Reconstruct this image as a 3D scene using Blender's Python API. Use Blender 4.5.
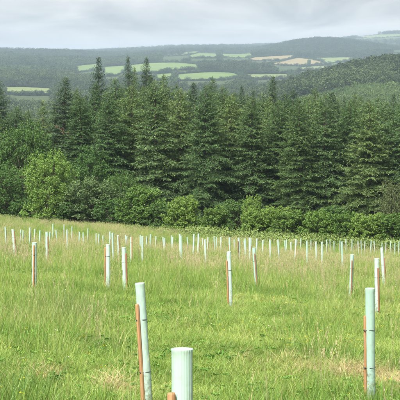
import bpy, math, random
import numpy as np
from mathutils import Vector, Euler

# ------------------------------------------------------------------ scene, camera, sky, sun, exposure
sc = bpy.context.scene
for o in list(bpy.data.objects):
    bpy.data.objects.remove(o)
COL = sc.collection
R = math.radians
F = 2000.0         # focal length in photo pixels (photo 400 px wide): a long lens, the tube rims are seen almost edge-on
HOR = 80.0         # eye-level line in the photo
K = F / 560.0      # the distance tables of the near half are in units of K metres
EYE = 2.0

cam = bpy.data.cameras.new('camera')
cam.sensor_width = 36.0
cam.lens = 36.0 * F / 400.0
cam.shift_y = -(200.0 - HOR) / 400.0
cam.clip_start = 0.2
cam.clip_end = 60000
cam_o = bpy.data.objects.new('camera', cam)
COL.objects.link(cam_o)
cam_o.location = (0, 0, EYE)
cam_o.rotation_euler = (R(90), 0, 0)
sc.camera = cam_o

SUN_EL, SUN_AZ = R(47), R(206)       # azimuth measured clockwise from +Y (view direction)
sdir = Vector((math.sin(SUN_AZ) * math.cos(SUN_EL), math.cos(SUN_AZ) * math.cos(SUN_EL), math.sin(SUN_EL)))

world = bpy.data.worlds.new('World')
sc.world = world
world.use_nodes = True
wt = world.node_tree
wt.nodes.clear()


def wn(t, **kw):
    n = wt.nodes.new(t)
    for k, v in kw.items():
        setattr(n, k, v)
    return n


def wl(a, b):
    wt.links.new(a, b)


sky = wn('ShaderNodeTexSky', sky_type='NISHITA')
sky.sun_disc = False
sky.sun_elevation = SUN_EL
sky.sun_rotation = SUN_AZ
bg1 = wn('ShaderNodeBackground')
bg1.inputs['Strength'].default_value = 0.05
wl(sky.outputs[0], bg1.inputs['Color'])
tc = wn('ShaderNodeTexCoord')
sep = wn('ShaderNodeSeparateXYZ')
wl(tc.outputs['Generated'], sep.inputs[0])
mx = wn('ShaderNodeMath', operation='ABSOLUTE')
wl(sep.outputs['Z'], mx.inputs[0])
ad = wn('ShaderNodeMath', operation='ADD')
ad.inputs[1].default_value = 0.025
wl(mx.outputs[0], ad.inputs[0])
dx = wn('ShaderNodeMath', operation='DIVIDE')
dy = wn('ShaderNodeMath', operation='DIVIDE')
wl(sep.outputs['X'], dx.inputs[0]); wl(ad.outputs[0], dx.inputs[1])
wl(sep.outputs['Y'], dy.inputs[0]); wl(ad.outputs[0], dy.inputs[1])
comb = wn('ShaderNodeCombineXYZ')
wl(dx.outputs[0], comb.inputs[0]); wl(dy.outputs[0], comb.inputs[1])
mp = wn('ShaderNodeMapping')
mp.inputs['Location'].default_value = (3.3, 1.9, 0.0)
mp.inputs['Scale'].default_value = (0.75, 0.16, 1.0)
wl(comb.outputs[0], mp.inputs[0])
nz = wn('ShaderNodeTexNoise')
nz.inputs['Scale'].default_value = 1.1
nz.inputs['Detail'].default_value = 6.0
nz.inputs['Roughness'].default_value = 0.56
nz.inputs['Distortion'].default_value = 0.5
wl(mp.outputs[0], nz.inputs['Vector'])
ramp = wn('ShaderNodeValToRGB')
ramp.color_ramp.elements[0].position = 0.36
ramp.color_ramp.elements[0].color = (0.155, 0.15, 0.147, 1)
ramp.color_ramp.elements[1].position = 0.64
ramp.color_ramp.elements[1].color = (0.405, 0.39, 0.37, 1)
wl(nz.outputs[0], ramp.inputs[0])
# the thin bright band of open cloud along the horizon, all the way round
hz = wn('ShaderNodeMapRange')
hz.inputs['From Min'].default_value = 0.010
hz.inputs['From Max'].default_value = 0.034
hz.inputs['To Min'].default_value = 0.85
hz.inputs['To Max'].default_value = 0.0
hz.interpolation_type = 'SMOOTHSTEP'
wl(mx.outputs[0], hz.inputs['Value'])
mixc = wn('ShaderNodeMix', data_type='RGBA')
wl(hz.outputs[0], mixc.inputs['Factor'])
wl(ramp.outputs[0], mixc.inputs['A'])
mixc.inputs['B'].default_value = (0.385, 0.36, 0.33, 1)
bg2 = wn('ShaderNodeBackground')
bg2.inputs['Strength'].default_value = 1.0
wl(mixc.outputs['Result'], bg2.inputs['Color'])
ms = wn('ShaderNodeMixShader')
ms.inputs[0].default_value = 0.95
wl(bg1.outputs[0], ms.inputs[1]); wl(bg2.outputs[0], ms.inputs[2])
wo = wn('ShaderNodeOutputWorld')
wl(ms.outputs[0], wo.inputs['Surface'])

sun = bpy.data.lights.new('sun', 'SUN')
sun.energy = 4.5
sun.angle = R(20)
sun.color = (1.0, 0.96, 0.88)
sun_o = bpy.data.objects.new('sun', sun)
COL.objects.link(sun_o)
sun_o.location = sdir * 60
sun_o.rotation_euler = sdir.to_track_quat('Z', 'Y').to_euler()

vs = sc.view_settings
vs.view_transform = 'Standard'
vs.look = 'None'
vs.exposure = 1.35
vs.gamma = 1.0
vs.use_curve_mapping = False
sc.render.engine = 'CYCLES'
sc.cycles.use_denoising = True
sc.cycles.use_adaptive_sampling = True
sc.cycles.adaptive_threshold = 0.025
sc.cycles.adaptive_min_samples = 16
sc.cycles.max_bounces = 5
sc.cycles.diffuse_bounces = 2
sc.cycles.transmission_bounces = 4
sc.cycles.transparent_max_bounces = 4
sc.cycles.volume_bounces = 0

rng = np.random.default_rng(11)
random.seed(5)

# ------------------------------------------------------------------ helpers


def tag(o, label=None, cat=None, group=None, kind=None):
    if label: o['label'] = label
    if cat: o['category'] = cat
    if group: o['group'] = group
    if kind: o['kind'] = kind
    return o


def mesh_np(name, V, Fs, attrs=None, smooth=False, mats=()):
    """V (n,3); Fs list of (m,k) index arrays; attrs {name:(type,domain,array)}"""
    me = bpy.data.meshes.new(name)
    V = np.asarray(V, dtype=np.float32)
    me.vertices.add(len(V))
    me.vertices.foreach_set('co', V.ravel())
    loops, starts, tot, off = [], [], 0, 0
    for f in Fs:
        f = np.asarray(f, dtype=np.int32)
        if len(f) == 0: continue
        loops.append(f.ravel())
        starts.append(off + np.arange(len(f), dtype=np.int32) * f.shape[1])
        off += f.size
    if loops:
        L = np.concatenate(loops); S = np.concatenate(starts)
        me.loops.add(len(L)); me.loops.foreach_set('vertex_index', L)
        me.polygons.add(len(S)); me.polygons.foreach_set('loop_start', S)
        if smooth:
            me.polygons.foreach_set('use_smooth', np.ones(len(S), dtype=bool))
    me.update(calc_edges=True)
    for k, (ty, dom, arr) in (attrs or {}).items():
        a = me.attributes.new(k, ty, dom)
        key = {'FLOAT': 'value', 'INT': 'value', 'FLOAT_VECTOR': 'vector', 'FLOAT_COLOR': 'color'}[ty]
        a.data.foreach_set(key, np.asarray(arr).ravel())
    for m in mats:
        me.materials.append(m)
    return me


def link(name, data, parent=None, col=None):
    o = bpy.data.objects.new(name, data)
    (col or COL).objects.link(o)
    if parent is not None:
        o.parent = parent
    return o


class MB:
    """collects vertices and faces"""
    def __init__(s):
        s.V, s.T, s.Q, s.n = [], [], [], 0

    def add(s, V, tris=None, quads=None):
        V = np.asarray(V, float)
        s.V.append(V)
        if tris is not None and len(tris): s.T.append(np.asarray(tris) + s.n)
        if quads is not None and len(quads): s.Q.append(np.asarray(quads) + s.n)
        s.n += len(V)

    def tube(s, P, rad, n=7, cap=True):
        P = np.asarray(P, float); rad = np.broadcast_to(np.asarray(rad, float), (len(P),))
        T = np.gradient(P, axis=0)
        T /= np.linalg.norm(T, axis=1)[:, None] + 1e-9
        ref = np.array([0.31, 0.17, 0.93]) if abs(T[0][2]) < 0.8 else np.array([0.95, 0.2, 0.1])
        A = np.cross(T, ref); A /= np.linalg.norm(A, axis=1)[:, None] + 1e-9
        B = np.cross(T, A)
        th = np.linspace(0, 2 * np.pi, n, endpoint=False)
        V = P[:, None] + rad[:, None, None] * (A[:, None] * np.cos(th)[None, :, None] + B[:, None] * np.sin(th)[None, :, None])
        m = len(P)
        i, j = np.meshgrid(np.arange(m - 1), np.arange(n), indexing='ij')
        q = np.stack([i * n + j, i * n + (j + 1) % n, (i + 1) * n + (j + 1) % n, (i + 1) * n + j], -1).reshape(-1, 4)
        tr = []
        if cap:
            for k in range(1, n - 1):
                tr.append((0, k + 1, k)); b = (m - 1) * n; tr.append((b, b + k, b + k + 1))
        s.add(V.reshape(-1, 3), tr, q)

    def mesh(s, name, mats=(), smooth=False, attrs=None):
        V = np.concatenate(s.V)
        Fs = []
        if s.T: Fs.append(np.concatenate(s.T))
        if s.Q: Fs.append(np.concatenate(s.Q))
        return mesh_np(name, V, Fs, attrs, smooth, mats)


def kites(C, D, N, ln, wd, mid=0.45):
    """leaf-shaped quads: base point C, unit direction D, approx normal N"""
    S = np.cross(D, N); S /= np.linalg.norm(S, axis=1)[:, None] + 1e-9
    ln = np.asarray(ln)[:, None]; wd = np.asarray(wd)[:, None]
    a = C; b = C + D * ln * mid + S * wd * .5; c = C + D * ln; d = C + D * ln * mid - S * wd * .5
    V = np.stack([a, b, c, d], 1).reshape(-1, 3)
    q = np.arange(len(C) * 4).reshape(-1, 4)
    return V, q


def unit(v):
    return v / (np.linalg.norm(v, axis=-1, keepdims=True) + 1e-9)


# ------------------------------------------------------------------ materials


class NT:
    def __init__(s, name):
        s.m = bpy.data.materials.new(name); s.m.use_nodes = True
        s.t = s.m.node_tree; s.t.nodes.clear()
        s.out = s.n('ShaderNodeOutputMaterial')

    def n(s, t, **kw):
        x = s.t.nodes.new(t)
        for k, v in kw.items(): setattr(x, k, v)
        return x

    def l(s, a, b): s.t.links.new(a, b)

    def noise(s, scale, detail=4, vec=None, rough=0.55):
        x = s.n('ShaderNodeTexNoise')
        x.inputs['Scale'].default_value = scale; x.inputs['Detail'].default_value = detail
        x.inputs['Roughness'].default_value = rough
        if vec is not None: s.l(vec, x.inputs['Vector'])
        return x.outputs[0]

    def ramp(s, fac, stops):
        x = s.n('ShaderNodeValToRGB'); e = x.color_ramp.elements
        while len(e) < len(stops): e.new(0.5)
        for k, (p, c) in enumerate(stops):
            e[k].position = p; e[k].color = (*c, 1)
        s.l(fac, x.inputs[0]); return x.outputs[0]

    def mix(s, fac, a, b, mode='MIX'):
        x = s.n('ShaderNodeMix', data_type='RGBA', blend_type=mode)
        for sock, v in (('Factor', fac), ('A', a), ('B', b)):
            if hasattr(v, 'links'): s.l(v, x.inputs[sock])
            elif isinstance(v, (int, float)): x.inputs[sock].default_value = v
            else: x.inputs[sock].default_value = (*v, 1)
        return x.outputs['Result']

    def attr(s, name, ty='GEOMETRY', out='Color'):
        x = s.n('ShaderNodeAttribute', attribute_type=ty, attribute_name=name)
        return x.outputs[out]

    def hsv(s, col, h=None, sat=None, v=None):
        x = s.n('ShaderNodeHueSaturation'); s.l(col, x.inputs['Color'])
        for nm, val in (('Hue', h), ('Saturation', sat), ('Value', v)):
            if val is None: continue
            if hasattr(val, 'links'): s.l(val, x.inputs[nm])
            else: x.inputs[nm].default_value = val
        return x.outputs[0]

    def maprange(s, v, a, b, c, d):
        x = s.n('ShaderNodeMapRange'); s.l(v, x.inputs['Value'])
        for nm, val in zip(('From Min', 'From Max', 'To Min', 'To Max'), (a, b, c, d)):
            x.inputs[nm].default_value = val
        return x.outputs[0]

    def leafy(s, col, trans=0.3, gloss=0.05):
        d = s.n('ShaderNodeBsdfDiffuse'); t = s.n('ShaderNodeBsdfTranslucent'); m = s.n('ShaderNodeMixShader')
        s.l(col, d.inputs[0]); s.l(col, t.inputs[0]); m.inputs[0].default_value = trans
        s.l(d.outputs[0], m.inputs[1]); s.l(t.outputs[0], m.inputs[2])
        g = s.n('ShaderNodeBsdfGlossy'); g.inputs['Roughness'].default_value = 0.5
        g.inputs['Color'].default_value = (1, 1, 1, 1)
        m2 = s.n('ShaderNodeMixShader'); m2.inputs[0].default_value = gloss
        s.l(m.outputs[0], m2.inputs[1]); s.l(g.outputs[0], m2.inputs[2])
        s.l(m2.outputs[0], s.out.inputs[0]); return s.m

    def principled(s, col, rough=0.8, bump=None, strength=0.3, spec=0.3, dist=0.02):
        p = s.n('ShaderNodeBsdfPrincipled')
        if hasattr(col, 'links'): s.l(col, p.inputs['Base Color'])
        else: p.inputs['Base Color'].default_value = (*col, 1)
        p.inputs['Roughness'].default_value = rough
        p.inputs['Specular IOR Level'].default_value = spec
        if bump is not None:
            b = s.n('ShaderNodeBump'); b.inputs['Strength'].default_value = strength
            b.inputs['Distance'].default_value = dist
            s.l(bump, b.inputs['Height']); s.l(b.outputs[0], p.inputs['Normal'])
        s.l(p.outputs[0], s.out.inputs[0]); return s.m


def foliage_mat(name, base, tip, trans=0.25, spread=0.12, sat=1.16):
    """leaf colour by an own random value per leaf, a slow drift over the plant and per tree"""
    t = NT(name)
    rnd = t.attr('rnd', out='Fac')
    newg = t.attr('tip', out='Fac')
    oi = t.n('ShaderNodeObjectInfo')
    c = t.mix(newg, base, tip)
    geo = t.n('ShaderNodeTexCoord').outputs['Object']
    nz_ = t.noise(0.55, 3, geo)
    v1 = t.maprange(rnd, 0, 1, 1 - spread * 2.2, 1 + spread * 2.2)
    v2 = t.maprange(nz_, 0.3, 0.7, 0.86, 1.16)
    v3 = t.maprange(oi.outputs['Random'], 0, 1, 0.80, 1.2)
    mu = t.n('ShaderNodeMath', operation='MULTIPLY'); t.l(v1, mu.inputs[0]); t.l(v2, mu.inputs[1])
    mu2 = t.n('ShaderNodeMath', operation='MULTIPLY'); t.l(mu.outputs[0], mu2.inputs[0]); t.l(v3, mu2.inputs[1])
    hue = t.maprange(oi.outputs['Random'], 0, 1, 0.512, 0.488)
    c = t.hsv(c, hue, sat, mu2.outputs[0])
    return t.leafy(c, trans, 0.004)


def tint_mat(name, trans=0.35, gloss=0.03, straw=0.12):
    """instances coloured by their own tint attribute; single blades vary, a few are straw"""
    t = NT(name)
    tint = t.attr('tint', 'INSTANCER')
    rnd = t.attr('rnd', out='Fac')
    c = t.hsv(tint, t.maprange(rnd, 0, 1, 0.52, 0.48), 1.0, t.maprange(rnd, 0, 1, 0.72, 1.28))
    if straw > 0:
        st = t.maprange(t.attr('straw', out='Fac'), 1 - straw, 1 - straw + 0.01, 0, 0.85)
        c = t.mix(st, c, (0.42, 0.34, 0.17))
    return t.leafy(c, trans, gloss)


def ground_mat(name, stops, scale, bump=0.5, dist=0.05):
    t = NT(name)
    pos = t.n('ShaderNodeNewGeometry').outputs['Position']
    a = t.noise(scale, 6, pos, 0.6)
    b = t.noise(scale * 9, 4, pos, 0.6)
    m = t.n('ShaderNodeMath', operation='MULTIPLY_ADD'); t.l(b, m.inputs[0]); m.inputs[1].default_value = 0.45
    t.l(a, m.inputs[2])
    f = t.maprange(m.outputs[0], 0.45, 1.0, 0, 1)
    return t.principled(t.ramp(f, stops), 0.95, b, bump, 0.1, dist)


M = {}
M['meadow_soil'] = ground_mat('meadow_soil', [(0.0, (0.055, 0.085, 0.018)), (0.5, (0.10, 0.15, 0.03)), (1.0, (0.17, 0.17, 0.06))], 0.8)
M['wood_floor'] = ground_mat('wood_floor', [(0.0, (0.02, 0.028, 0.012)), (0.6, (0.035, 0.045, 0.018)), (1.0, (0.05, 0.045, 0.025))], 0.3)
M['hill'] = ground_mat('hill_ground', [(0.0, (0.035, 0.055, 0.022)), (0.6, (0.05, 0.075, 0.03)), (1.0, (0.065, 0.085, 0.035))], 0.02, 0.2, 1.0)
M['pasture'] = ground_mat('pasture_grass', [(0.0, (0.090, 0.142, 0.050)), (0.5, (0.112, 0.170, 0.058)), (1.0, (0.14, 0.19, 0.072))], 0.012, 0.2, 0.4)
M['pale_pasture'] = ground_mat('pale_pasture_grass', [(0.0, (0.11, 0.155, 0.06)), (0.5, (0.14, 0.18, 0.075)), (1.0, (0.18, 0.20, 0.095))], 0.012, 0.2, 0.4)
M['wheat'] = ground_mat('ripening_crop', [(0.0, (0.18, 0.153, 0.080)), (0.5, (0.205, 0.176, 0.095)), (1.0, (0.23, 0.20, 0.112))], 0.012, 0.2, 0.4)
M['bracken'] = ground_mat('bracken_ground', [(0.0, (0.035, 0.06, 0.02)), (0.6, (0.05, 0.085, 0.028)), (1.0, (0.065, 0.10, 0.035))], 0.03, 0.2, 1.0)

M['fir'] = foliage_mat('fir_needles', (0.090, 0.142, 0.068), (0.160, 0.222, 0.105), 0.28)
M['spruce'] = foliage_mat('spruce_needles', (0.052, 0.082, 0.048), (0.092, 0.132, 0.072), 0.18)
M['larch'] = foliage_mat('pale_fir_needles', (0.104, 0.155, 0.069), (0.185, 0.245, 0.112), 0.30)
M['leaf_dark'] = foliage_mat('dark_leaves', (0.074, 0.128, 0.05), (0.11, 0.175, 0.068), 0.25)
M['leaf_mid'] = foliage_mat('mid_leaves', (0.112, 0.180, 0.064), (0.165, 0.24, 0.085), 0.3)
M['leaf_light'] = foliage_mat('light_leaves', (0.148, 0.228, 0.076), (0.20, 0.285, 0.10), 0.32)
M['leaf_ash'] = foliage_mat('ash_leaves', (0.135, 0.215, 0.072), (0.19, 0.27, 0.095), 0.3)
M['leaf_grey'] = foliage_mat('grey_leaves', (0.085, 0.128, 0.062), (0.13, 0.175, 0.085), 0.22)
M['leaf_brown'] = foliage_mat('brownish_leaves', (0.115, 0.135, 0.070), (0.15, 0.17, 0.09), 0.2)
M['dead_needles'] = foliage_mat('dead_needles', (0.075, 0.058, 0.042), (0.10, 0.075, 0.052), 0.1)
M['grass'] = tint_mat('grass_blades', 0.38, 0.018, 0.07)
M['weed'] = tint_mat('weed_leaves', 0.3, 0.006, 0.0)
M['seed'] = tint_mat('seed_heads', 0.3, 0.0, 0.0)
M['far_leaf'] = tint_mat('far_leaves', 0.2, 0.0, 0.0)

t_ = NT('bark')
pos = t_.n('ShaderNodeTexCoord').outputs['Object']
bz = t_.noise(6, 5, pos)
M['bark'] = t_.principled(t_.ramp(bz, [(0.3, (0.05, 0.04, 0.032)), (0.7, (0.13, 0.11, 0.09))]), 0.9, bz, 0.8, 0.1, 0.05)

# tree-shelter plastic: pale green, lets light through, slightly dirty towards nothing in particular
t_ = NT('shelter_plastic')
pos = t_.n('ShaderNodeTexCoord').outputs['Object']
oi = t_.n('ShaderNodeObjectInfo')
dirt = t_.noise(14, 5, pos)
streak_map = t_.n('ShaderNodeMapping'); streak_map.inputs['Scale'].default_value = (60, 60, 2.5); t_.l(pos, streak_map.inputs[0])
stk = t_.noise(1.0, 3, streak_map.outputs[0])
base = t_.mix(t_.maprange(oi.outputs['Random'], 0, 1, 0, 1), (0.44, 0.645, 0.56), (0.56, 0.72, 0.65))
base = t_.mix(t_.maprange(stk, 0.45, 0.75, 0, 0.35), base, (0.42, 0.55, 0.43))
base = t_.mix(t_.maprange(dirt, 0.52, 0.75, 0, 0.55), base, (0.36, 0.43, 0.28))
spl = t_.n('ShaderNodeSeparateXYZ'); t_.l(pos, spl.inputs[0])
mud = t_.n('ShaderNodeMath', operation='ADD'); t_.l(spl.outputs['Z'], mud.inputs[0]); t_.l(t_.maprange(t_.noise(30, 4, pos), 0.3, 0.7, -0.3, 0.3), mud.inputs[1])
base = t_.mix(t_.maprange(mud.outputs[0], 0.35, 0.0, 0, 0.7), base, (0.22, 0.22, 0.13))      # soil splash on the foot
d = t_.n('ShaderNodeBsdfDiffuse'); tr = t_.n('ShaderNodeBsdfTranslucent'); m1 = t_.n('ShaderNodeMixShader')
t_.l(base, d.inputs[0]); t_.l(base, tr.inputs[0]); m1.inputs[0].default_value = 0.38
t_.l(d.outputs[0], m1.inputs[1]); t_.l(tr.outputs[0], m1.inputs[2])
g = t_.n('ShaderNodeBsdfGlossy'); g.inputs['Roughness'].default_value = 0.38
fr = t_.n('ShaderNodeFresnel'); fr.inputs['IOR'].default_value = 1.35
m2 = t_.n('ShaderNodeMixShader')
t_.l(fr.outputs[0], m2.inputs[0]); t_.l(m1.outputs[0], m2.inputs[1]); t_.l(g.outputs[0], m2.inputs[2])
t_.l(m2.outputs[0], t_.out.inputs[0])
M['plastic'] = t_.m


def wood_mat(name, a, b):
    t = NT(name)
    p = t.n('ShaderNodeTexCoord').outputs['Object']
    mp_ = t.n('ShaderNodeMapping'); mp_.inputs['Scale'].default_value = (70, 70, 3.0); t.l(p, mp_.inputs[0])
    n = t.noise(1.0, 5, mp_.outputs[0])
    n2 = t.noise(5, 3, p)
    c = t.ramp(n, [(0.3, a), (0.7, b)])
    c = t.mix(t.maprange(n2, 0.5, 0.75, 0, 0.5), c, (0.20, 0.14, 0.09))
    return t.principled(c, 0.8, n, 0.5, 0.2, 0.004)


M['stake_new'] = wood_mat('new_orange_wood', (0.22, 0.115, 0.052), (0.42, 0.245, 0.125))
M['stake_red'] = wood_mat('red_brown_wood', (0.16, 0.075, 0.045), (0.28, 0.145, 0.085))
M['tie'] = NT('tie_plastic').principled((0.05, 0.05, 0.055), 0.5)

# ------------------------------------------------------------------ terrain
PXC = np.array([-150, 0, 50, 100, 150, 200, 250, 275, 300, 325, 350, 375, 400, 550], float)
ROWS = [  # distance, screen row of the ground at those columns ('z' = a height instead)
    (600, 'z', [-44] * 14),
    (900, 'z', [-60] * 6 + [-58, -56, -54, -52, -50, -49, -48, -46]),
    (1250, 'z', [-64] * 6 + [-60, -54, -47, -42, -38, -36, -34, -32]),
    (1500, 'y', [152] * 6 + [138, 127, 117, 110, 105, 102, 100, 96]),
    (1725, 'y', [132, 132, 132, 132, 132, 130, 121, 110, 102, 96, 91, 89, 88, 86]),
    (1950, 'y', [120.0, 120.0, 120.0, 121.0, 121.0, 120.0, 109.0, 99.0, 91.0, 85.0, 80.0, 76.5, 74.0, 68.0]),
    (2150, 'y', [112.0, 112.0, 112.0, 113.0, 114.0, 113.0, 102.0, 93.5, 85.0, 79.0, 73.5, 69.0, 66.0, 61.5]),
    (2400, 'y', [104.0, 104.0, 104.0, 105.0, 106.0, 105.0, 101.0, 97.0, 91.0, 85.0, 79.0, 74.0, 71.0, 65.0]),
    (2750, 'y', [94, 94, 94, 95, 96, 95, 94, 92, 91, 90, 90, 88, 86, 84]),
    (3250, 'y', [88, 88, 88, 88, 87, 86, 86, 86, 86, 86, 86, 86, 86, 85]),
    (3750, 'y', [78, 78, 79, 80, 79.5, 80, 80, 80.5, 81, 81, 81, 80, 80, 80]),
    (4250, 'y', [72, 72, 73, 75, 74.5, 74.5, 75, 75.5, 76, 76, 76, 75, 74, 74]),
    (5000, 'y', [64, 64, 66, 69, 67, 66, 68, 69, 70, 69, 68, 67, 66, 66]),
    (5750, 'y', [59, 59, 61, 65, 62, 60, 62.5, 63.5, 65, 63, 62, 60, 60, 60]),
    (6500, 'y', [56, 56, 58, 61, 58, 55.5, 57, 57.5, 58, 58.5, 57.5, 56, 55.5, 55]),
    (7250, 'y', [54.5, 54.5, 56, 58, 56, 52.5, 54, 51.5, 49, 47, 48, 51, 53, 53]),
    (7875, 'y', [53.5, 53.5, 55, 56.5, 54.5, 51, 52.5, 48.5, 42.5, 39.5, 41, 46.5, 51, 52]),
    (8750, 'y', [53.2, 53.2, 54, 55, 53.5, 50, 51, 50.5, 49, 46, 46, 47, 48, 50]),
    (10500, 'y', [53, 53, 53.2, 53, 51, 49, 48.5, 48.5, 48, 47, 42, 38, 36.5, 38]),
    (12500, 'y', [54, 54, 53.5, 51.8, 50, 47, 46.5, 46, 45.5, 44, 37.5, 34.5, 32.5, 32]),
    (15500, 'y', [56, 56, 54, 52.3, 51, 50, 50, 50, 49, 48, 46, 43, 41, 40]),
    (23750, 'y', [57, 57, 56, 55, 55, 55, 55, 55, 55, 54, 53, 52, 52, 52])]
RD = np.array([r[0] for r in ROWS], float)
RZ = np.array([[v if k == 'z' else EYE - (v - HOR) / F * D for v in vals] for D, k, vals in ROWS])
UF = np.arange(-150, 551, 5.0)
RZF = np.array([np.interp(UF, PXC, r) for r in RZ])
ker = np.hanning(9)[1:-1]; ker /= ker.sum()
RZF = np.array([np.convolve(np.pad(r, 3, mode='edge'), ker, 'valid') for r in RZF])


SLOPE = (213.0 - HOR) / F


def smooth01(t):
    t = np.clip(t, 0, 1); return t * t * (3 - 2 * t)


def far_h(u, D):
    u = np.clip(u, -150, 550); D = np.clip(D, RD[0], RD[-1])
    i = np.clip(np.searchsorted(RD, D, side='right') - 1, 0, len(RD) - 2)
    t = (D - RD[i]) / (RD[i + 1] - RD[i])
    k = np.clip((u - UF[0]) / 5.0, 0, len(UF) - 1.001); k0 = k.astype(int); w = k - k0
    a = RZF[i, k0] * (1 - w) + RZF[i, k0 + 1] * w
    b = RZF[i + 1, k0] * (1 - w) + RZF[i + 1, k0 + 1] * w
    return a * (1 - t) + b * t


def ground(x, y):
    x = np.asarray(x, float); y = np.asarray(y, float)
    yy = np.where(y < 0, 60 * np.tanh(y / 60), np.minimum(y, 207) + np.maximum(y - 207, 0) * 0.62)
    xx = 120 * np.tanh(x / 120)
    z = -SLOPE * yy - 0.06 * xx - 0.85 * np.exp(-((y / K - 38) / 11) ** 2)
    z = z + 0.05 * np.sin(x * 0.55 + 1.0) * np.sin(y * 0.22) + 0.09 * np.sin(x * 0.16 + 0.5) * np.sin(y * 0.06 + 1.2) \
        + 0.02 * np.sin(x * 1.9 + y * 0.7) + 0.02 * np.sin(y * 1.3 - x * 0.9)
    D = np.maximum(y, np.hypot(x, y) * 0.8)
    u = 200 + F * x / np.maximum(y, 1e-3)
    u = np.where(y <= 0, np.where(x > 0, 550, -150), u)
    w = smooth01((D - 340) / (600 - 340))
    rel = smooth01((D - 2100) / 1200) * (9 * np.sin(x / 230 + 1.3 * np.sin(y / 520)) * np.sin(y / 320 + 0.8 * np.sin(x / 420)) + 3.5 * np.sin(x / 100 + y / 160) * np.sin(y / 130 - x / 210))
    return np.where(w > 0, z * (1 - w) + (far_h(u, D) + rel) * w, z)


def pix(px, py, above=0.0, y0=7.0, y1=420.0):
    """photo pixel -> the point where its ray meets the ground (or a surface 'above' it)"""
    ys = np.linspace(y0, y1, 9000)
    f = EYE - (py - HOR) / F * ys - ground((px - 200) / F * ys, ys) - above
    k = np.argmax(f < 0)
    if not (f < 0).any(): k = len(ys) - 1
    Y = ys[k]; X = (px - 200) / F * Y
    return X, Y, float(ground(X, Y))


def at(px, Y):
    X = (px - 200) / F * Y
    return X, Y, float(ground(X, Y))


def in_poly(px, py, poly):
    poly = np.asarray(poly, float)
    ins = np.zeros(np.shape(px), bool)
    j = len(poly) - 1
    for i in range(len(poly)):
        xi, yi = poly[i]; xj, yj = poly[j]
        c = ((yi > py) != (yj > py)) & (px < (xj - xi) * (py - yi) / (yj - yi + 1e-12) + xi)
        ins ^= c; j = i
    return ins


FIELDS = [  # name, material, Dmin, Dmax, outline in photo pixels on the ground there, label
    ('wheat_field', 'wheat', 5500, 7125, [(249, 59), (256, 57), (292, 55.2), (296, 57), (283, 61.5), (272, 61), (262, 61.5), (250, 61)]),
    ('wheat_field', 'wheat', 5000, 7125, [(269, 64.3), (297, 57.8), (310, 59), (322, 62), (320, 64.5), (300, 66.3), (285, 66.3)]),
    ('pasture', 'pasture', 5750, 7750, [(188, 51.0), (216, 50.0), (219, 58.5), (190, 58.5)]),
    ('pasture', 'pasture', 5750, 7750, [(220.5, 50.5), (250, 52.5), (254, 56.5), (247, 58.5), (222, 58.5)]),
    ('pasture', 'pale_pasture', 5000, 7125, [(310, 58), (356, 57), (346, 62), (324, 64.5), (323, 61.5)]),
    ('pasture', 'pale_pasture', 4750, 5750, [(300, 67.3), (330, 65.3), (327, 70), (298, 72)]),
    ('pasture', 'pasture', 7000, 10750, [(160, 54.8), (200, 50.8), (200, 52.6), (185, 56.5), (162, 56.5)]),
    ('pasture', 'pasture', 3750, 6000, [(102, 67), (126, 65.5), (127, 71), (116, 76.5), (102, 77)]),
    ('pasture', 'pasture', 3750, 6000, [(129, 65.3), (148, 63.0), (175, 62.5), (196, 64.0), (201, 70), (170, 71), (150, 74), (130, 76)]),
    ('pasture', 'pasture', 3625, 4625, [(155, 74.5), (172, 73), (173, 80), (155, 81)]),
    ('pasture', 'pasture', 3625, 4625, [(175.5, 74.5), (200, 72.5), (215, 72.0), (233, 72.6), (244, 77), (226, 80.5), (200, 81), (176, 81.5)]),
    ('pasture', 'pale_pasture', 3625, 4625, [(242, 74.0), (288, 74.0), (291, 79.5), (255, 80)]),
    ('pasture', 'pale_pasture', 2625, 3300, [(2, 86.5), (28, 87), (54, 88.5), (52, 96), (20, 96), (2, 94.5)]),
    ('pasture', 'pasture', 4500, 5750, [(74, 66), (99.5, 63.5), (98.5, 70.5), (78, 73)]),
    ('pasture', 'pale_pasture', 9750, 14000, [(352, 37.5), (380, 34.6), (420, 33.4), (420, 36.0), (370, 38.5)]),
    ('pasture', 'pasture', 7250, 10750, [(391, 49.5), (420, 48), (420, 52.5), (392, 53)]),
    ('bracken_slope', 'bracken', 1200, 2075, [(270, 108), (300, 98), (330, 92.5), (355, 86), (375, 84.5), (470, 82), (470, 140), (270, 140)]),
]

front = np.arange(-9, 9.01, 0.036)
side = np.arange(-180, -9.5, 3.0)
side2 = np.arange(12, 180, 3.0)
TH = np.radians(np.concatenate([side, front, side2]))
rn = [0.4]
while rn[-1] < 215: rn.append(rn[-1] + max(0.25, rn[-1] * 0.011))
while rn[-1] < 1250: rn.append(rn[-1] * 1.035)
while rn[-1] < 8300: rn.append(rn[-1] + max(22, rn[-1] * 0.0065))
while rn[-1] < 23000: rn.append(rn[-1] * 1.02)
RR = np.array(rn)
TT, RRm = np.meshgrid(TH, RR)
GX = RRm * np.sin(TT); GY = RRm * np.cos(TT)
# rows are at constant forward distance inside the front fan
GZ = ground(GX, GY)
nr, nc = GX.shape
Vt = np.stack([GX, GY, GZ], -1).reshape(-1, 3)
i, j = np.meshgrid(np.arange(nr - 1), np.arange(nc), indexing='ij')
quads = np.stack([i * nc + j, i * nc + (j + 1) % nc, (i + 1) * nc + (j + 1) % nc, (i + 1) * nc + j], -1).reshape(-1, 4)[:, ::-1]
cen = Vt[quads].mean(1)
cpx = 200 + F * cen[:, 0] / np.maximum(cen[:, 1], 1e-3)
cpy = HOR + F * (EYE - cen[:, 2]) / np.maximum(cen[:, 1], 1e-3)


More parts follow.
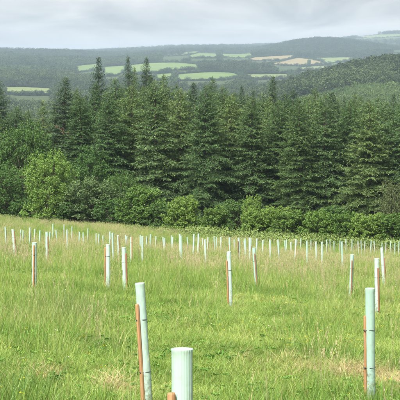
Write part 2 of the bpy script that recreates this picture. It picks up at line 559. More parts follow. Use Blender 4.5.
def field_edge(px):
    """forward distance of the far edge of the meadow"""
    return np.interp(px, [0, 100, 200, 300, 400], np.array([57, 54, 51, 49.5, 49]) * K)


def classify(px, py, D):
    cls = np.full(np.shape(px), -1)
    for k, (nm, mt, d0, d1, poly) in enumerate(FIELDS):
        ok = (D > d0) & (D < d1) & in_poly(px, py, poly)
        cls[ok] = k
    return cls


cls = classify(cpx, cpy, cen[:, 1])
cr = np.hypot(cen[:, 0], cen[:, 1])
cls[(cr < 57 * K) & ((cen[:, 1] < field_edge(cpx) + 4) | (cen[:, 1] < 60))] = -2
cls[(cls == -1) & (cr < 600)] = -3


def sub_terrain(name, sel, mat):
    q = quads[sel]
    used, inv = np.unique(q, return_inverse=True)
    me = mesh_np(name, Vt[used], [inv.reshape(-1, 4)], smooth=True, mats=[M[mat]])
    o = link(name, me); o['kind'] = 'structure'
    return o


# close the fan's centre under the camera
cap = mesh_np('meadow_cap', np.concatenate([[[0, 0, float(ground(0, 0))]], Vt[:nc]]), [np.array([[0, 1 + (k + 1) % nc, 1 + k] for k in range(nc)])], smooth=True, mats=[M['meadow_soil']])
me_field = sub_terrain('meadow', cls == -2, 'meadow_soil')
sub_terrain('woodland_floor', cls == -3, 'wood_floor')
sub_terrain('hills', cls == -1, 'hill')
for k, (nm, mt, d0, d1, poly) in enumerate(FIELDS):
    if (cls == k).any():
        sub_terrain(nm, cls == k, mt)
bpy.data.meshes.remove(cap)

# ------------------------------------------------------------------ scattering (uncountable stuff only)


def scatter(name, P, idx, rot, scl, tint, protos, label, cat):
    """one object: the points carry index, turn, size and tint; small plants are placed on them"""
    pc = bpy.data.collections.new(name + '_kinds')
    for k, me in enumerate(protos):
        o = bpy.data.objects.new('%s_kind_%02d' % (name, k), me)
        pc.objects.link(o)
    tint4 = np.concatenate([tint, np.ones((len(P), 1))], 1)
    me = mesh_np(name, P, [], {'idx': ('INT', 'POINT', idx.astype(np.int32)),
                               'rot': ('FLOAT_VECTOR', 'POINT', rot.astype(np.float32)),
                               'scl': ('FLOAT_VECTOR', 'POINT', scl.astype(np.float32)),
                               'tint': ('FLOAT_COLOR', 'POINT', tint4.astype(np.float32))})
    o = link(name, me)
    tag(o, label, cat, kind='stuff')
    ng = bpy.data.node_groups.new(name + '_nodes', 'GeometryNodeTree')
    ng.interface.new_socket('Geometry', in_out='INPUT', socket_type='NodeSocketGeometry')
    ng.interface.new_socket('Geometry', in_out='OUTPUT', socket_type='NodeSocketGeometry')
    gi = ng.nodes.new('NodeGroupInput'); go = ng.nodes.new('NodeGroupOutput')
    ci = ng.nodes.new('GeometryNodeCollectionInfo')
    ci.inputs['Collection'].default_value = pc
    ci.inputs['Separate Children'].default_value = True
    ci.inputs['Reset Children'].default_value = True
    ip = ng.nodes.new('GeometryNodeInstanceOnPoints')
    ip.inputs['Pick Instance'].default_value = True

    def na(ty, nm):
        n = ng.nodes.new('GeometryNodeInputNamedAttribute'); n.data_type = ty
        n.inputs['Name'].default_value = nm
        return n.outputs[0]
    e2r = ng.nodes.new('FunctionNodeEulerToRotation')
    L = ng.links.new
    L(gi.outputs[0], ip.inputs['Points']); L(ci.outputs[0], ip.inputs['Instance'])
    L(na('INT', 'idx'), ip.inputs['Instance Index'])
    L(na('FLOAT_VECTOR', 'rot'), e2r.inputs[0]); L(e2r.outputs[0], ip.inputs['Rotation'])
    L(na('FLOAT_VECTOR', 'scl'), ip.inputs['Scale'])
    L(ip.outputs[0], go.inputs[0])
    md = o.modifiers.new('scatter', 'NODES'); md.node_group = ng
    return o


def blades(n, rad, h0, h1, wid, bend, seed, seg=3):
    """one tuft of grass: bent tapering blades, shared mesh"""
    r = np.random.default_rng(seed)
    a = r.uniform(0, 2 * np.pi, n); rr = rad * np.sqrt(r.uniform(0, 1, n))
    base = np.stack([rr * np.cos(a), rr * np.sin(a), np.full(n, -0.03)], 1)
    h = r.uniform(h0, h1, n) * (1 - 0.3 * (rr / rad) ** 2)
    az = a + r.normal(0, 0.9, n)
    out = np.stack([np.cos(az), np.sin(az), 0 * az], 1)
    b = r.uniform(0.25, 1.0, n) * bend
    fa = r.uniform(0, np.pi, n)
    s = np.stack([np.cos(fa), np.sin(fa), 0 * fa], 1)
    w = wid * r.uniform(0.6, 1.3, n)
    V, q, t = [], [], []
    rows = []
    for k in range(seg + 1):
        tt = k / seg
        c = base + np.array([0, 0, 1.0]) * (h * (tt - 0.35 * b * tt * tt))[:, None] + out * (h * b * tt ** 2)[:, None]
        ww = (w * (1 - tt) ** 0.7)[:, None] * 0.5
        if k < seg: rows += [c - s * ww, c + s * ww]
        else: rows += [c]
    V = np.stack(rows, 1).reshape(-1, 3); m = 2 * seg + 1
    o = np.arange(n)[:, None] * m
    q = np.concatenate([o + np.array([2 * k, 2 * k + 1, 2 * k + 3, 2 * k + 2]) for k in range(seg - 1)])
    t = o + np.array([2 * seg - 2, 2 * seg - 1, 2 * seg])
    return V, q, t, np.repeat(r.uniform(0, 1, n), m), np.repeat(r.uniform(0, 1, n), m)


def tuft(name, *a, mat='grass', **k):
    V, q, t, rn_, st = blades(*a, **k)
    return mesh_np(name, V, [t, q], {'rnd': ('FLOAT', 'POINT', rn_), 'straw': ('FLOAT', 'POINT', st)}, True, [M[mat]])


def stalks(name, n, rad, h0, h1, seed, head=0.12, fluffy=True):
    """flowering grass: thin stems with loose seed heads"""
    r = np.random.default_rng(seed)
    mb = MB(); 
    for k in range(n):
        a = r.uniform(0, 6.28); rr = rad * math.sqrt(r.uniform())
        h = r.uniform(h0, h1); lean = r.uniform(0.02, 0.22); az = r.uniform(0, 6.28)
        tt = np.linspace(0, 1, 4)
        P = np.stack([rr * math.cos(a) + lean * h * tt ** 2 * math.cos(az), rr * math.sin(a) + lean * h * tt ** 2 * math.sin(az), h * tt], 1)
        mb.tube(P, [0.0016, 0.0014, 0.0011, 0.0007], 3, False)
        hl = head * r.uniform(0.7, 1.3); m = 12 if fluffy else 7
        tz = r.uniform(0, 1, m)
        c = P[-1] - (P[-1] - P[-2]) / np.linalg.norm(P[-1] - P[-2]) * (hl * tz)[:, None]
        aa = r.uniform(0, 6.28, m); sp = 0.35 if fluffy else 0.12
        D = unit(np.stack([np.cos(aa) * sp, np.sin(aa) * sp, np.ones(m)], 1))
        N = unit(r.normal(0, 1, (m, 3)))
        V, q = kites(c, D, N, hl * r.uniform(0.16, 0.34, m), np.full(m, 0.008 if fluffy else 0.006))
        mb.add(V, None, q)
    nv = mb.n
    rn_ = r.uniform(0.2, 0.8, nv)
    return mb.mesh(name, [M['seed']], False, {'rnd': ('FLOAT', 'POINT', rn_)})


def rosette(name, n, ln, wd, up, seed):
    r = np.random.default_rng(seed)
    a = r.uniform(0, 6.28, n)
    D = unit(np.stack([np.cos(a), np.sin(a), r.uniform(up * 0.3, up, n)], 1))
    C = D * 0.02 + np.stack([r.normal(0, ln * .5, n), r.normal(0, ln * .5, n), r.uniform(0.0, ln * 0.8, n)], 1)
    N = unit(np.array([0, 0, 1.0]) + r.normal(0, 0.35, (n, 3)))
    V, q = kites(C, D, N, ln * r.uniform(0.6, 1.2, n), wd * r.uniform(0.7, 1.2, n), 0.5)
    return mesh_np(name, V, [q], {'rnd': ('FLOAT', 'POINT', np.repeat(r.uniform(0, 1, n), 4))}, True, [M['weed']])


def value_noise(x, y, s, seed):
    r = np.random.default_rng(seed); G = r.uniform(0, 1, (128, 128))
    fx = x / s; fy = y / s; ix = np.floor(fx).astype(int); iy = np.floor(fy).astype(int)
    wx = smooth01(fx - ix); wy = smooth01(fy - iy)
    g_ = lambda a, b: G[a % 128, b % 128]
    return (g_(ix, iy) * (1 - wx) + g_(ix + 1, iy) * wx) * (1 - wy) + (g_(ix, iy + 1) * (1 - wx) + g_(ix + 1, iy + 1) * wx) * wy


def fan_points(n_of_y, y0, y1, seed, margin=1.35):
    """random ground points over the meadow as far as the photo sees it and a few metres more"""
    r = np.random.default_rng(seed)
    out = []
    ys = np.linspace(y0 * K, y1 * K, 60)
    for a, b in zip(ys[:-1], ys[1:]):
        hw = 200 / F * b * margin + 1.2
        n = r.poisson(n_of_y(0.5 * (a + b) / K) / K * 1.5 * (b - a) * 2 * hw)
        out.append(np.stack([r.uniform(-hw, hw, n), r.uniform(a, b, n)], 1))
    P = np.concatenate(out)
    px = 200 + F * P[:, 0] / P[:, 1]
    P = P[P[:, 1] < field_edge(px) + 1.5]
    return P


def screen(P):
    z = ground(P[:, 0], P[:, 1])
    return 200 + F * P[:, 0] / P[:, 1], HOR + F * (EYE - z) / P[:, 1], z


def blob(px, py, cx, cy, rx, ry):
    return np.exp(-(((px - cx) / rx) ** 2 + ((py - cy) / ry) ** 2))


def tallness(P, px, py):
    """where the meadow stands tall and where it is short (0..1), as seen in the photo"""
    X, Y = P[:, 0], P[:, 1]
    n = 0.6 * value_noise(X, Y / 2.2, 1.5, 1) + 0.4 * value_noise(X, Y / 2.0, 0.55, 2)
    far = smooth01((Y / K - 10) / 9)
    t = 0.34 * far + 0.2
    t += 0.6 * blob(px, py, 40, 325, 80, 34) + 0.8 * blob(px, py, 8, 394, 42, 20) + 0.55 * blob(px, py, 322, 330, 22, 24)
    t += 0.4 * blob(px, py, 150, 285, 60, 20) + 0.4 * blob(px, py, 290, 280, 60, 18)
    t -= 0.30 * blob(px, py, 230, 365, 90, 40) + 0.25 * blob(px, py, 90, 372, 40, 12)
    return np.clip(t + (n - 0.5) * 1.5, 0, 1)


def tints(n, P, cols, seed, dry=None):
    r = np.random.default_rng(seed)
    c = np.asarray(cols, float)
    k = 0.65 * value_noise(P[:, 0] + 40, P[:, 1] / 2.2, 1.1, seed + 1) + 0.35 * r.uniform(0, 1, n)
    k = np.clip((k - 0.2) / 0.6, 0, 1) * (len(c) - 1)
    i0 = np.clip(k.astype(int), 0, len(c) - 2); w = (k - i0)[:, None]
    T = c[i0] * (1 - w) + c[i0 + 1] * w
    if dry is not None:
        T = T * (1 - dry[:, None]) + np.array([0.36, 0.29, 0.13]) * dry[:, None]
    return T * r.uniform(0.88, 1.14, (n, 1))


def rand_rot(n, r, tilt=0.12):
    return np.stack([r.normal(0, tilt, n), r.normal(0, tilt, n), r.uniform(0, 6.283, n)], 1)


def hay(px, py):
    return np.clip(0.95 * blob(px, py, 385, 382, 14, 9) + 0.8 * blob(px, py, 352, 374, 14, 5) + 0.85 * blob(px, py, 110, 389, 9, 6)
                   + 0.5 * blob(px, py, 46, 373, 12, 6) + 0.35 * blob(px, py, 290, 365, 40, 8), 0, 1)


# --- short lush grass everywhere
dens = lambda y: 95 if y < 10 else (95 - (y - 10) * 3.6 if y < 30 else 20)
P = fan_points(dens, 2.0, 59, 21)
px, py, z = screen(P); n = len(P)
tl = tallness(P, px, py); hy = hay(px, py) * (rng.uniform(0, 1, n) < 0.75)
fs = 1 + np.clip((P[:, 1] / K - 12) / 40, 0, 1) * 0.5
sz = (0.55 + 0.9 * tl) * rng.uniform(0.7, 1.25, n)
scl = np.stack([fs, fs, sz], 1)
short = [tuft('short_grass_%d' % k, 42, 0.15, 0.10, 0.24, 0.0075, 0.75, 100 + k) for k in range(6)]
short += [tuft('mixed_grass_%d' % k, 34, 0.16, 0.12, 0.34, 0.008, 0.9, 120 + k) for k in range(4)]
greens = [(0.112, 0.205, 0.036), (0.168, 0.275, 0.052), (0.228, 0.338, 0.072), (0.29, 0.365, 0.098)]
T = tints(n, P, greens, 31, hy)
scatter('meadow_grass', np.stack([P[:, 0], P[:, 1], z], 1), rng.integers(0, len(short), n), rand_rot(n, rng), scl, T, short,
        'short bright green meadow grass covering the sloping field', 'grass')

# --- taller grass in patches
dens = lambda y: 26 if y < 14 else (26 - (y - 14) * 0.7 if y < 34 else 12)
P = fan_points(dens, 2.0, 59, 22)
px, py, z = screen(P)
tl = tallness(P, px, py)
keep = (rng.uniform(0, 1, len(P)) < np.clip((tl - 0.22) * 1.9, 0, 1)) & (hay(px, py) < 0.3) & ~((np.abs(px - 182) < 45) & (P[:, 1] < 4.5 * K))
P, px, py, z, tl = P[keep], px[keep], py[keep], z[keep], tl[keep]; n = len(P)
sz = (0.6 + 0.6 * tl) * rng.uniform(0.75, 1.2, n) * (1 + 0.45 * smooth01((P[:, 1] / K - 18) / 12))
tall = [tuft('tall_grass_%d' % k, 26, 0.15, 0.26, 0.62, 0.0075, 0.55, 140 + k) for k in range(6)]
T = tints(n, P, [(0.105, 0.205, 0.036), (0.16, 0.285, 0.050), (0.22, 0.34, 0.07), (0.285, 0.345, 0.105)], 33)
tint_dark = np.clip(blob(px, py, 10, 396, 50, 18) + 0.6 * blob(px, py, 60, 318, 70, 14), 0, 1)[:, None]      # tall grass tinted darker and bluer in patches at the left
T = T * (1 - tint_dark) + np.array([[0.085, 0.165, 0.042]]) * tint_dark
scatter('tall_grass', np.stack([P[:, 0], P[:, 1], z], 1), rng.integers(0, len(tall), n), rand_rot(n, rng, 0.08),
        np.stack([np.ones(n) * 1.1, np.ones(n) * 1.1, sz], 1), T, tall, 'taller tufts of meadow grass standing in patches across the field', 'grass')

# --- flowering stems with pinkish tan seed heads, thick over the far half of the field
dens = lambda y: 5 if y < 12 else (5 + (y - 12) * 0.7 if y < 24 else 13)
P = fan_points(dens, 3.0, 58, 23)
px, py, z = screen(P)
tl = tallness(P, px, py)
pr = np.clip(0.18 + 0.9 * tl - 0.2 * (P[:, 1] < 10 * K), 0.03, 1) * np.clip(2.6 * (0.6 * value_noise(P[:, 0], P[:, 1] / 2.2, 2.2, 9) + 0.4 * value_noise(P[:, 0], P[:, 1] / 2.2, 0.8, 19)) - 0.98 + 0.6 * blob(px, py, 300, 278, 50, 14) + 0.7 * blob(px, py, 325, 328, 20, 20) + 0.5 * blob(px, py, 30, 320, 40, 30), 0.04, 0.9)
pr = np.where((np.abs(px - 182) < 45) & (P[:, 1] < 4.5 * K), 0, pr)
keep = rng.uniform(0, 1, len(P)) < pr
P, px, py, z = P[keep], px[keep], py[keep], z[keep]; n = len(P)
sh = [stalks('seed_stalks_%d' % k, 8, 0.17, 0.42, 0.72, 160 + k) for k in range(4)] + [stalks('thin_stalks_%d' % k, 8, 0.17, 0.45, 0.80, 170 + k, 0.10, False) for k in range(3)]
T = tints(n, P, [(0.38, 0.42, 0.17), (0.46, 0.43, 0.23), (0.52, 0.42, 0.30), (0.44, 0.41, 0.23)], 35)
far = np.clip((P[:, 1] / K - 14) / 30, 0, 1)
sx = 1.0 + 0.8 * far
scatter('flowering_grass', np.stack([P[:, 0], P[:, 1], z], 1), rng.integers(0, len(sh), n), rand_rot(n, rng, 0.06),
        np.stack([sx, sx, rng.uniform(0.75, 1.15, n)], 1), T, sh, 'pinkish tan seed heads of flowering grass over the far half of the field', 'grass')

# --- lodged dry hay in a few patches
P = np.concatenate([np.stack([rng.normal(c[0], c[2], c[4]), rng.normal(c[1], c[3] * K, c[4])], 1) for c in
                    [(*pix(386, 384)[:2], 0.16, 0.22, 38), (*pix(354, 377)[:2], 0.17, 0.14, 24), (*pix(110, 391)[:2], 0.09, 0.12, 14), (*pix(46, 375)[:2], 0.15, 0.15, 7), (*pix(300, 366)[:2], 0.4, 0.2, 14)]])
z = ground(P[:, 0], P[:, 1]); n = len(P)
hb_ = [tuft('hay_%d' % k, 46, 0.14, 0.14, 0.30, 0.006, 2.0, 210 + k) for k in range(3)]
scatter('dry_hay', np.stack([P[:, 0], P[:, 1], z + 0.03], 1), rng.integers(0, 3, n), rand_rot(n, rng, 0.3), np.stack([np.ones(n), np.ones(n), np.full(n, 0.75)], 1),
        np.array([[0.50, 0.42, 0.22]]) * rng.uniform(.8, 1.15, (n, 1)), hb_, 'patches of dry straw-coloured grass lying by the foreground shelters', 'hay')

# --- clover and dock leaves, a few yellow flowers
P = fan_points(lambda y: 12 if y < 12 else 4, 2.2, 30, 24)
px, py, z = screen(P)
keep = value_noise(P[:, 0], P[:, 1] / 2.2, 1.3, 14) > 0.5
P, z = P[keep], z[keep]; n = len(P)
ws = [rosette('clover_%d' % k, 40, 0.020, 0.018, 0.9, 180 + k) for k in range(3)] + [rosette('dock_%d' % k, 13, 0.12, 0.034, 1.0, 190 + k) for k in range(3)]
ix = np.where(rng.uniform(0, 1, n) < 0.86, rng.integers(0, 3, n), rng.integers(3, 6, n))
s3 = np.where(ix < 3, rng.uniform(0.7, 1.3, n), rng.uniform(0.45, 0.8, n))
T = tints(n, P, [(0.085, 0.18, 0.04), (0.14, 0.27, 0.055), (0.20, 0.33, 0.075)], 37)
scatter('clover_and_docks', np.stack([P[:, 0], P[:, 1], z + np.where(ix < 3, 0.07, 0.04)], 1), ix, rand_rot(n, rng), np.stack([s3, s3, s3], 1), T, ws,
        'small clover leaves and docks growing among the short grass', 'weeds')
P = fan_points(lambda y: 5, 3.0, 32, 25)
px, py, z = screen(P)
keep = value_noise(P[:, 0], P[:, 1] / 2.2, 1.8, 17) > 0.62
P, z = P[keep], z[keep]; n = len(P)
fl = [rosette('buttercup_%d' % k, 5, 0.012, 0.013, 0.5, 200 + k) for k in range(3)]
T = np.where(rng.uniform(0, 1, (n, 1)) < 0.75, np.array([[0.75, 0.55, 0.02]]), np.array([[0.75, 0.72, 0.6]]))
scatter('wild_flowers', np.stack([P[:, 0], P[:, 1], z + rng.uniform(0.2, 0.36, n)], 1), rng.integers(0, 3, n), rand_rot(n, rng), np.ones((n, 3)) * 1.0, T, fl,
        'tiny yellow and white wild flowers dotted through the meadow', 'flowers')

# ------------------------------------------------------------------ tree shelters
ordinal = ['first', 'second', 'third', 'fourth', 'fifth', 'sixth', 'seventh', 'eighth', 'ninth', 'tenth', 'eleventh', 'twelfth', 'thirteenth', 'fourteenth', 'fifteenth',
           'sixteenth', 'seventeenth', 'eighteenth', 'nineteenth', 'twentieth']
TUBE_H = 1.25


def make_tube_mesh(dia, seed):
    r = np.random.default_rng(seed)
    n = 96; th = np.linspace(0, 2 * np.pi, n, endpoint=False)
    rib = 1 - 0.035 * (np.arange(n) % 4 == 0)
    prof = [(0.0, dia / 2)] + [(zz, dia / 2) for zz in np.linspace(0.15, 1.19, 8)] + [(1.215, dia / 2 * 1.005), (1.235, dia / 2 * 1.008), (1.247, dia / 2 * 1.016), (1.25, dia / 2 * 1.005), (1.235, dia / 2 * 0.975), (1.20, dia / 2 * 0.955), (0.6, dia / 2 * 0.955), (0.0, dia / 2 * 0.955)]
    wob = r.normal(0, 0.0012, len(prof)); oval = 1 + r.uniform(-0.05, 0.05)
    V = []
    for (zz, rr), w_ in zip(prof, wob):
        rad = (rr + w_) * rib
        V.append(np.stack([rad * np.cos(th) * oval, rad * np.sin(th) / oval, np.full(n, zz)], 1))
    m = len(prof)
    i, j = np.meshgrid(np.arange(m - 1), np.arange(n), indexing='ij')
    q = np.stack([i * n + j, i * n + (j + 1) % n, (i + 1) * n + (j + 1) % n, (i + 1) * n + j], -1).reshape(-1, 4)
    return mesh_np('tube', np.concatenate(V), [q], None, False, [M['plastic']])


def make_stake_mesh(w, h, mat, seed):
    """sawn stake: square with worn chamfered top, slightly bowed"""
    r = np.random.default_rng(seed)
    zs = [-0.12, 0.0, 0.3, 0.6, h - 0.012, h]
    V = []
    for k, zz in enumerate(zs):
        s_ = w / 2 * (0.8 if k == len(zs) - 1 else 1) * (1 + r.normal(0, 0.02)); c_ = s_ * 0.12
        bow = 0.006 * math.sin(zz * 3 + seed)
        for (a, b) in ((1, 1), (-1, 1), (-1, -1), (1, -1)):
            p1 = (a * (s_ - (c_ if a * b > 0 else 0)), b * (s_ - (0 if a * b > 0 else c_)))
            p2 = (a * (s_ - (0 if a * b > 0 else c_)), b * (s_ - (c_ if a * b > 0 else 0)))
            V += [(p2[0] + bow, p2[1], zz), (p1[0] + bow, p1[1], zz)] if a * b > 0 else [(p2[0] + bow, p2[1], zz), (p1[0] + bow, p1[1], zz)]
    V = np.array(V)
    # order each ring by angle
    V = V.reshape(len(zs), 8, 3)
    for k in range(len(zs)):
        c0 = V[k].mean(0); an = np.arctan2(V[k][:, 1] - c0[1], V[k][:, 0] - c0[0])
        V[k] = V[k][np.argsort(an)]
    n, m = 8, len(zs)
    i, j = np.meshgrid(np.arange(m - 1), np.arange(n), indexing='ij')
    q = np.stack([i * n + j, i * n + (j + 1) % n, (i + 1) * n + (j + 1) % n, (i + 1) * n + j], -1).reshape(-1, 4)
    b = (m - 1) * n
    tr = [(b, b + k, b + k + 1) for k in range(1, n - 1)]
    return mesh_np('stake', V.reshape(-1, 3), [np.array(tr), q], None, False, [M[mat]])


def make_tie_mesh(dia, gap, w, tail, seed):
    """cable tie looped round tube and stake, its loose tail sticking out"""
    r = np.random.default_rng(seed)
    th = np.linspace(-2.2, 2.2, 26)
    P = np.stack([-np.cos(th) * (dia / 2 + 0.003) , np.sin(th) * (dia / 2 + 0.003), 0 * th], 1)
    P = np.stack([P[:, 0] * 1.0, P[:, 1], P[:, 2]], 1)
    sx = dia / 2 + gap + w / 2 + 0.004; hw = w / 2 + 0.004
    loop = np.concatenate([P, [[sx - w, hw, 0], [sx, hw * .9, 0], [sx, -hw * .9, 0], [sx - w, -hw, 0]], P[:1]])
    mb = MB(); mb.tube(loop, 0.0026, 5, False)
    if tail > 0:
        mb.tube([[sx, hw, 0], [sx + tail * .4, hw + tail * .45, 0.004], [sx + tail * .7, hw + tail, 0.002]], 0.0028, 5)
    me = mb.mesh('tie', [M['tie']])
    mb2 = MB(); bx = np.array([[x, y, zz] for x in (-.006, .006) for y in (-.009, .009) for zz in (-.007, .007)]) + np.array([sx + 0.004, hw * .4, 0])
    mb2.add(bx, None, [(0, 1, 3, 2), (4, 6, 7, 5), (0, 4, 5, 1), (2, 3, 7, 6), (0, 2, 6, 4), (1, 5, 7, 3)])
    return me, mb2.mesh('buckle', [M['tie']])


tube_kinds = []
for k, (dia, w) in enumerate(((0.102, 0.030), (0.110, 0.032), (0.095, 0.030), (0.106, 0.028))):
    tie, buckle = make_tie_mesh(dia, 0.004, w, 0.07 if k % 2 else 0.0, 50 + k)
    tube_kinds.append(dict(dia=dia, w=w, tube=make_tube_mesh(dia, 40 + k), tie=tie, buckle=buckle,
                           stake={(m_, h_): make_stake_mesh(w, h_, m_, 60 + k + int(h_ * 10)) for m_ in ('stake_new', 'stake_red') for h_ in (0.85, 0.98, 1.08)}))


def shelter(base, height, lean, side, kind, wood, stake_h, label, group, detail=True, fore=False):
    """side: direction of the stake seen from the tube, degrees, 0 = right of it, 270 = towards the camera"""
    K = tube_kinds[kind]
    e = link('tree_shelter', None)
    e.location = base
    e.rotation_euler = Euler((lean[1], lean[0], 0))
    tag(e, label, 'tree shelter', group)
    tb = link('tube', K['tube'], e); tb.scale.z = height / TUBE_H; tb.rotation_euler.z = random.uniform(0, 6)
    a = R(side); off = K['dia'] / 2 + 0.004 + K['w'] / 2
    st = link('stake', K['stake'][(wood, stake_h)], e)
    st.location = (math.cos(a) * off, math.sin(a) * off, 0); st.rotation_euler = (random.uniform(-.012, .012), random.uniform(-.012, .012), a)
    if detail:
        for zz in ((stake_h - 0.16, 0.40) if fore else (stake_h - 0.22,)):
            t = link('tie', K['tie'], e); t.location = (0, 0, zz); t.rotation_euler.z = a
            b = link('buckle', K['buckle'], t)
    return e


G1, G2 = 'tree shelters in the near half of the meadow', 'small tree shelters in the distant grass'
# xtop, ytop, xbase, ybase (photo px), stake side, kind, wood, stake length, label
NEAR = [
    (182.0, 345.0, 183.0, None, 232, 1, 'stake_new', 0.98, 'nearest pale green tree shelter, cut off by the bottom edge, stake at its left'),
    (139.8, 280.5, 148.6, 404.0, 222, 2, 'stake_new', 1.08, 'tall leaning tree shelter left of centre with an orange stake down its left side'),
    (369.6, 286.0, 370.8, 396.0, 205, 3, 'stake_new', 0.98, 'tall tree shelter in the right foreground beside a patch of dry hay'),
    (376.8, 257.5, 377.5, 312.0, 290, 1, 'stake_red', 1.08, 'tree shelter just behind the tall right foreground one, dark red stake in front'),
    (381.8, 247.0, 384.4, 289.0, 320, 2, 'stake_red', 1.08, 'leaning tree shelter near the right edge, red stake on its right side'),
    (352.2, 253.5, 350.6, 298.0, 272, 0, 'stake_red', 1.08, 'tree shelter left of the right-hand group, stake straight in front'),
    (228.8, 250.5, 230.8, 306.0, 215, 2, 'stake_new', 1.08, 'tree shelter at the centre of the field, orange stake on its left side'),
    (253.8, 247.0, 256.9, 289.0, 285, 2, 'stake_red', 1.08, 'leaning tree shelter right of centre, dark stake in front of it'),
    (107.9, 243.5, 108.0, 289.0, 205, 0, 'stake_new', 1.08, 'left one of the two close tree shelters left of centre'),
    (123.8, 246.5, 125.0, 291.0, 310, 1, 'stake_red', 0.98, 'right one of the two close tree shelters left of centre'),
    (34.5, 241.5, 34.2, 289.0, 262, 1, 'stake_new', 1.08, 'tree shelter near the left edge with another directly behind it'),
    (46.8, 231.5, 47.2, 263.0, 300, 1, 'stake_red', 0.98, 'tree shelter right of the large one near the left edge'),
    (12.6, 228.5, 15.0, 256.0, 330, 2, 'stake_red', 0.98, 'leaning tree shelter nearest the left edge of the field'),
    (131.2, 236.5, 131.5, 263.0, 290, 2, 'stake_new', 1.08, 'thin tree shelter behind and right of the close pair'),
    (118.0, 234.8, 118.6, 257.0, 320, 2, 'stake_red', 0.98, 'thin tree shelter standing behind the gap of the close pair'),
    (238.8, 237.5, 239.3, 264.0, 230, 2, 'stake_red', 1.08, 'thin tree shelter between and behind the two central ones'),
    (326.8, 238.0, 327.2, 258.0, 270, 2, 'stake_red', 0.98, 'thin tree shelter alone in the grass between centre and right groups'),
]
for (xt, yt, xb, yb, side_, kd, wd_, sh_, lab) in NEAR:
    if yb is None:
        Xb, Yb, zb = pix(xb, yt, 1.2); hgt = 1.2
    else:
        Xb, Yb, zb = pix(xb, yb, 0.06)
        zt = EYE - (yt - HOR) / F * Yb
        hgt = min(1.42, max(1.0, zt - zb))
    Xt = (xt - 200) / F * Yb
    lean = math.atan2(Xt - Xb, hgt)
    shelter((Xb, Yb, zb - 0.02), hgt, (lean, random.uniform(-.03, .03)), side_, kd, wd_, sh_, lab, G1, fore=yt > 270)
# distant ones: only the top above the grass gives the place
FARX = [(34.8, 228.5), (50.2, 231.5), (21, 229), (23.2, 230), (40, 230), (53, 223.5), (56.2, 229.5), (72, 226), (79.5, 231.5), (83.2, 232), (96.2, 233), (99, 233.5),
        (103, 235), (125.5, 234.5), (127.2, 235.5), (140.4, 234.5), (142.4, 235.5), (150.5, 233.5), (163, 236.5), (165, 237.5), (171.5, 235), (173, 236.5), (179.8, 233.5),
        (181, 235), (187.2, 236.5), (194, 233.5), (203, 238), (205, 238.8), (214.2, 236), (216.5, 236.5), (198.5, 233), (229.6, 236.8), (234.2, 239), (245.2, 238), (249.6, 237), (251, 237.8),
        (244, 240), (257, 238), (278, 239), (285, 240), (286.5, 239), (296, 238.5), (301, 238), (307, 240), (311, 239.5), (316, 241), (334, 240.5), (340, 240), (342, 241),
        (346, 238.8), (352, 237.8), (358, 241), (361, 240), (365, 241.2), (371.2, 240), (374, 240.3), (390.6, 240), (399, 241), (5, 226), (64, 224), (88, 228), (110, 231),
        (112.5, 232), (156, 236), (221, 236.5), (263, 239.5), (270, 239), (291, 241.5), (322, 241), (330, 239), (382, 242.5), (386, 241.5), (395, 242.5), (147, 235.8), (208, 236.8), (30, 227), (67, 229)]
MARKS = [(12.6, 'before the leaning shelter nearest the left edge'), (34.5, 'before the large shelter near the left edge'), (108, 'between left-edge shelter and close pair'), (139.8, 'between close pair and tall leaning foreground shelter'),
         (182, 'right of the tall leaning foreground shelter'), (228.8, 'between nearest foreground shelter and central one'), (253.8, 'between the two central shelters'), (326.8, 'between the central shelters and lone thin one'),
         (352.2, 'right of the lone thin shelter'), (369.6, 'left of the tall right foreground shelter'), (401, 'between tall right foreground shelter and picture edge')]
seen = {}
for (xt, yt) in sorted(FARX):
    i_ = [k for k, m_ in enumerate(MARKS) if xt < m_[0]][0]
    seen[i_] = seen.get(i_, 0) + 1
    tot_ = ordinal[seen[i_] - 1]
    lab = 'small far shelter, %s from left %s' % (tot_, MARKS[i_][1])
    ys = np.linspace(21.0, 45.0, 300) * K
    hh = EYE - (yt - HOR) / F * ys - ground((xt - 200) / F * ys, ys)
    cand = ys[np.abs(hh - 1.2) < max(0.10, np.abs(hh - 1.2).min() + 0.02)]
    Xb, Yb, zb = at(xt, float(random.choice(list(cand))))
    hgt = min(1.3, max(1.05, EYE - (yt - HOR) / F * Yb - zb))
    lean = random.gauss(0, 0.035)
    shelter((Xb - lean * 1.2, Yb, zb - 0.03), hgt, (lean, random.gauss(0, .03)), random.choice([30, 60, 90, 120, 200, 225, 290, 340]),
            random.choice([0, 2, 2, 3]), random.choice(['stake_red', 'stake_new', 'stake_red']), random.choice([0.85, 0.98, 0.98]),
            lab, G2, detail=False).scale = (0.8, 0.8, 1.0)

# ------------------------------------------------------------------ conifers


